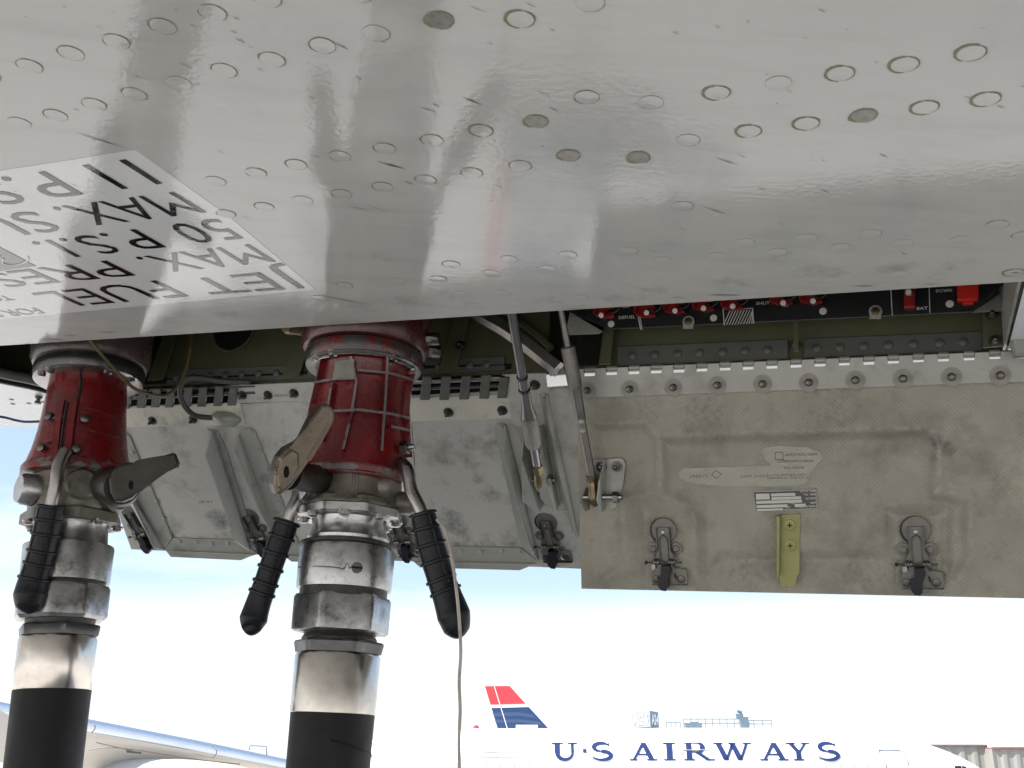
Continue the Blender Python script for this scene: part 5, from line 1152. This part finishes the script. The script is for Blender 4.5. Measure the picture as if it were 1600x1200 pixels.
# strut carrying the aircraft down to its wheels
bm = bmesh.new(); wp = cpt + Vector((0, .6, -.3)); add_tube(bm, [wp, Vector((wp.x, wp.y, .5))], .14, 12); add_tube(bm, [Vector((wp.x - .25, wp.y, .5)), Vector((wp.x + .25, wp.y, .5))], .5, 24, 1); from_bm('landing_gear', bm, nb_, [M['rail'], M['rubber']], True)

# ------------------------------------------------------------------ terminal, roof sign, railings, jet bridge
YT = 82.0
bx0, bx1 = tox(905, 1141, YT), tox(1262, 1141, YT); zt = toz(1142, YT)
tb = thing('terminal_building', ((bx0 + bx1) / 2, YT + 6, 0), 'low pale terminal building behind the white parked airliner', 'building')
bm = bmesh.new(); add_box(bm, ((bx0 + bx1) / 2, YT + 6, zt / 2), X, Y, Z, (bx1 - bx0) / 2, 6, zt / 2); from_bm('wall', bm, tb, M['bldg'])
bm = bmesh.new(); add_box(bm, ((bx0 + bx1) / 2, YT + 6, zt + .1), X, Y, Z, (bx1 - bx0) / 2 + .3, 6.3, .1); from_bm('roof', bm, tb, M['bldg'])
bm = bmesh.new(); add_box(bm, (0, 0, 0), X, Y, Z, .9, .06, .8); TW = mesh_of('window', bm, [M['glass']], False)
for i in range(7):
    for z in (1.6, 4.6): put('window', TW, Matrix.Translation((bx0 + 1.6 + i * (bx1 - bx0 - 3.2) / 6, YT, z)), tb)
sg = thing('gate_sign', (tox(1008, 1138, YT + 1), YT + 1, zt), 'boxy A24 gate sign on the terminal roof', 'sign')
def at_y(px, py, y): return Vector((tox(px, py, y), y, toz(py, y)))
a, b, c_ = at_y(987, 1136, YT + 1.8), at_y(1016.5, 1138, YT + .2), at_y(1029, 1136, YT + 2.2)
h = 1.15
d_ = a + (c_ - b); base = [a, b, c_, d_]; bm = bmesh.new()
zb = toz(1136.5, YT + 1)
base = [Vector((p.x, p.y, zb)) for p in base]
add_prism(bm, base, [p + Vector((0, 0, h)) for p in base]); from_bm('sign_box', bm, sg, M['signw'])
nL = (base[1] - base[0]).cross(Z).normalized(); nR = (base[2] - base[1]).cross(Z).normalized()
f = [base[1] + nR * .01, base[2] + nR * .01]; bm = bmesh.new(); q = [f[0] + Z * .03, f[1] + Z * .03, f[1] + Z * (h - .03), f[0] + Z * (h - .03)]; add_prism(bm, q, [p + nR * .02 for p in q]); from_bm('side_face', bm, sg, M['signb'])
for (p0, p1, nn, mtl) in ((base[0], base[1], nL, M['fuse']), (base[1], base[2], nR, M['fuse'])):
    e = (p1 - p0); o_ = nn * .05
    text_on('lettering', 'A24', [p0 + e * .1 + Z * .22 + o_, p0 + e * .9 + Z * .22 + o_, p0 + e * .9 + Z * .93 + o_, p0 + e * .1 + Z * .93 + o_], mtl, sg, .03)
for p in base:
    bm = bmesh.new(); add_tube(bm, [p, Vector((p.x, p.y, zt + .2))], .05, 8); from_bm('post', bm, sg, M['rail'])
def railing(name, x0, x1, ytop, n, lab, mid=True):
    r = thing(name, at_y((x0 + x1) / 2, 1140, YT + .6), lab, 'railing'); zt_ = toz(ytop, YT + .6)
    xa, xb = tox(x0, ytop, YT + .6), tox(x1, ytop, YT + .6)
    for z in ([zt_, zt_ - (zt_ - zt - .2) * .45] if mid else [zt_]): bm = bmesh.new(); add_tube(bm, [(xa, YT + .6, z), (xb, YT + .6, z)], .035, 6); from_bm('rail', bm, r, M['rail'])
    for i in range(n): x = xa + (xb - xa) * i / (n - 1); bm = bmesh.new(); add_tube(bm, [(x, YT + .6, zt + .2), (x, YT + .6, zt_)], .03, 6); from_bm('post', bm, r, M['rail'])
    return r
railing('roof_railing', 1068, 1158, 1123.5, 9, 'longest roof railing on the terminal, between the gate sign and the mast')
railing('roof_railing', 1164, 1205, 1125.5, 4, 'short roof railing right of the mast on the terminal roof')
railing('roof_railing', 1041, 1063, 1129, 4, 'tiny roof railing just right of the A24 gate sign', False)
bm = bmesh.new(); pm = at_y(1159, 1139, YT + .3); zz = lambda y: toz(y, YT + .3)
add_tube(bm, [(pm.x, pm.y, zt + .2), (pm.x, pm.y, zz(1112))], .06, 8); add_box(bm, (pm.x - .1, pm.y, zz(1119)), X, Y, Z, .26, .16, .18); add_box(bm, (pm.x + .2, pm.y, zz(1129)), X, Y, Z, .3, .25, .4); add_box(bm, (pm.x + .35, pm.y, zz(1134)), X, Y, Z, .2, .2, .28); add_tube(bm, [(pm.x - .25, pm.y, zz(1111)), (pm.x + .1, pm.y, zz(1113))], .1, 8)
setp(from_bm('floodlight_mast', bm, None, M['rail']), 'short mast with lamp housings standing on the terminal roof between two railings', 'mast')
for x, y in ((1098, 1138), (1134, 1135)):
    pm = at_y(x, y, YT + 1.5)
bm = bmesh.new(); pm = at_y(1083, 1138, YT + 2); add_box(bm, (pm.x, pm.y, zt + .42), X, Y, Z, .62, .4, .22); add_box(bm, (pm.x + .1, pm.y, zt + .67), X, Y, Z, .3, .3, .04)
setp(from_bm('roof_unit', bm, None, M['rail']), 'grey-blue ventilation box on the terminal roof behind the long railing', 'roof unit')
# jet bridge at the right, corrugated
YJ = 58.0
jb = thing('jet_bridge', (tox(1520, 1180, YJ), YJ, 0), 'beige corrugated boarding bridge behind the airliner nose', 'jet bridge')
def corr(x0, x1, ytop, y, name):
    xa, xb, z1, z0 = tox(x0, ytop, y), tox(x1, ytop, y), toz(ytop, y), 2.6; bm = bmesh.new(); n = max(4, int((xb - xa) / .16)); prev = None
    for i in range(n + 1):
        x = xa + (xb - xa) * i / n; dy = .03 * (1 if i % 4 in (1, 2) else -1); cur = [bm.verts.new((x, y + dy, z0)), bm.verts.new((x, y + dy, z1))]
        if prev: bm.faces.new((prev[0], cur[0], cur[1], prev[1]))
        prev = cur
    add_box(bm, ((xa + xb) / 2, y + 1.4, (z0 + z1) / 2), X, Y, Z, (xb - xa) / 2, 1.3, (z1 - z0) / 2); w_ = from_bm(name, bm, jb, M['corr'])
    bm = bmesh.new(); add_box(bm, ((xa + xb) / 2, y + 1.3, z1 + .04), X, Y, Z, (xb - xa) / 2, 1.42, .04); from_bm('roof_trim', bm, jb, M['rust']); return w_
corr(1425, 1545, 1166, YJ, 'tunnel_section'); corr(1551, 1780, 1170, YJ - 1, 'tunnel_section')
bm = bmesh.new(); xa, xb = tox(1541, 1163, YJ), tox(1552, 1163, YJ); add_box(bm, ((xa + xb) / 2, YJ + 1, (toz(1163, YJ) + 2.5) / 2), X, Y, Z, (xb - xa) / 2, 1.6, (toz(1163, YJ) - 2.5) / 2 + .0); from_bm('collar_frame', bm, jb, M['bldg'])
for x in (1470, 1700): bm = bmesh.new(); add_tube(bm, [(tox(x, 1190, YJ + 1), YJ + 1, 0), (tox(x, 1190, YJ + 1), YJ + 1, 2.8)], .25, 12); from_bm('support_column', bm, jb, M['rail'])

# ------------------------------------------------------------------ service cart standing ahead under the frame; the glossy wing mirrors it
YS = 10.0
ct = thing('service_cart', (-.15, YS + .4, 0), 'white cabinet on a wheeled cart with a red post, standing on the apron', 'cart')
def bx(name, c, hx, hy, hz, m, parent=ct): bm = bmesh.new(); add_box(bm, c, X, Y, Z, hx, hy, hz); bmesh.ops.bevel(bm, geom=list(bm.edges), offset=.012, segments=2, affect='EDGES'); return from_bm(name, bm, parent, m)
cb = bx('cabinet', (-.15, YS + .45, 1.64), .45, .40, .33, M['fuse']); bx('panel', (-.20, YS + .045, 1.72), .32, .012, .15, M['rail'], cb); bx('latch_handle', (.12, YS + .03, 1.55), .02, .02, .05, M['steel_d'], cb)
bx('red_post', (-.66, YS + .1, 1.25), .035, .035, .85, M['red']); bx('chassis', (-.15, YS + .5, .62), .5, .8, .12, M['rail']); bx('pedestal', (-.15, YS + .45, 1.02), .38, .34, .28, M['bldg'])
for x in (-.62, .32):
    for y in (YS, YS + 1.0): bm = bmesh.new(); add_tube(bm, [(x - .09, y, .3), (x + .09, y, .3)], .3, 24); from_bm('wheel', bm, ct, M['rubber'], True)
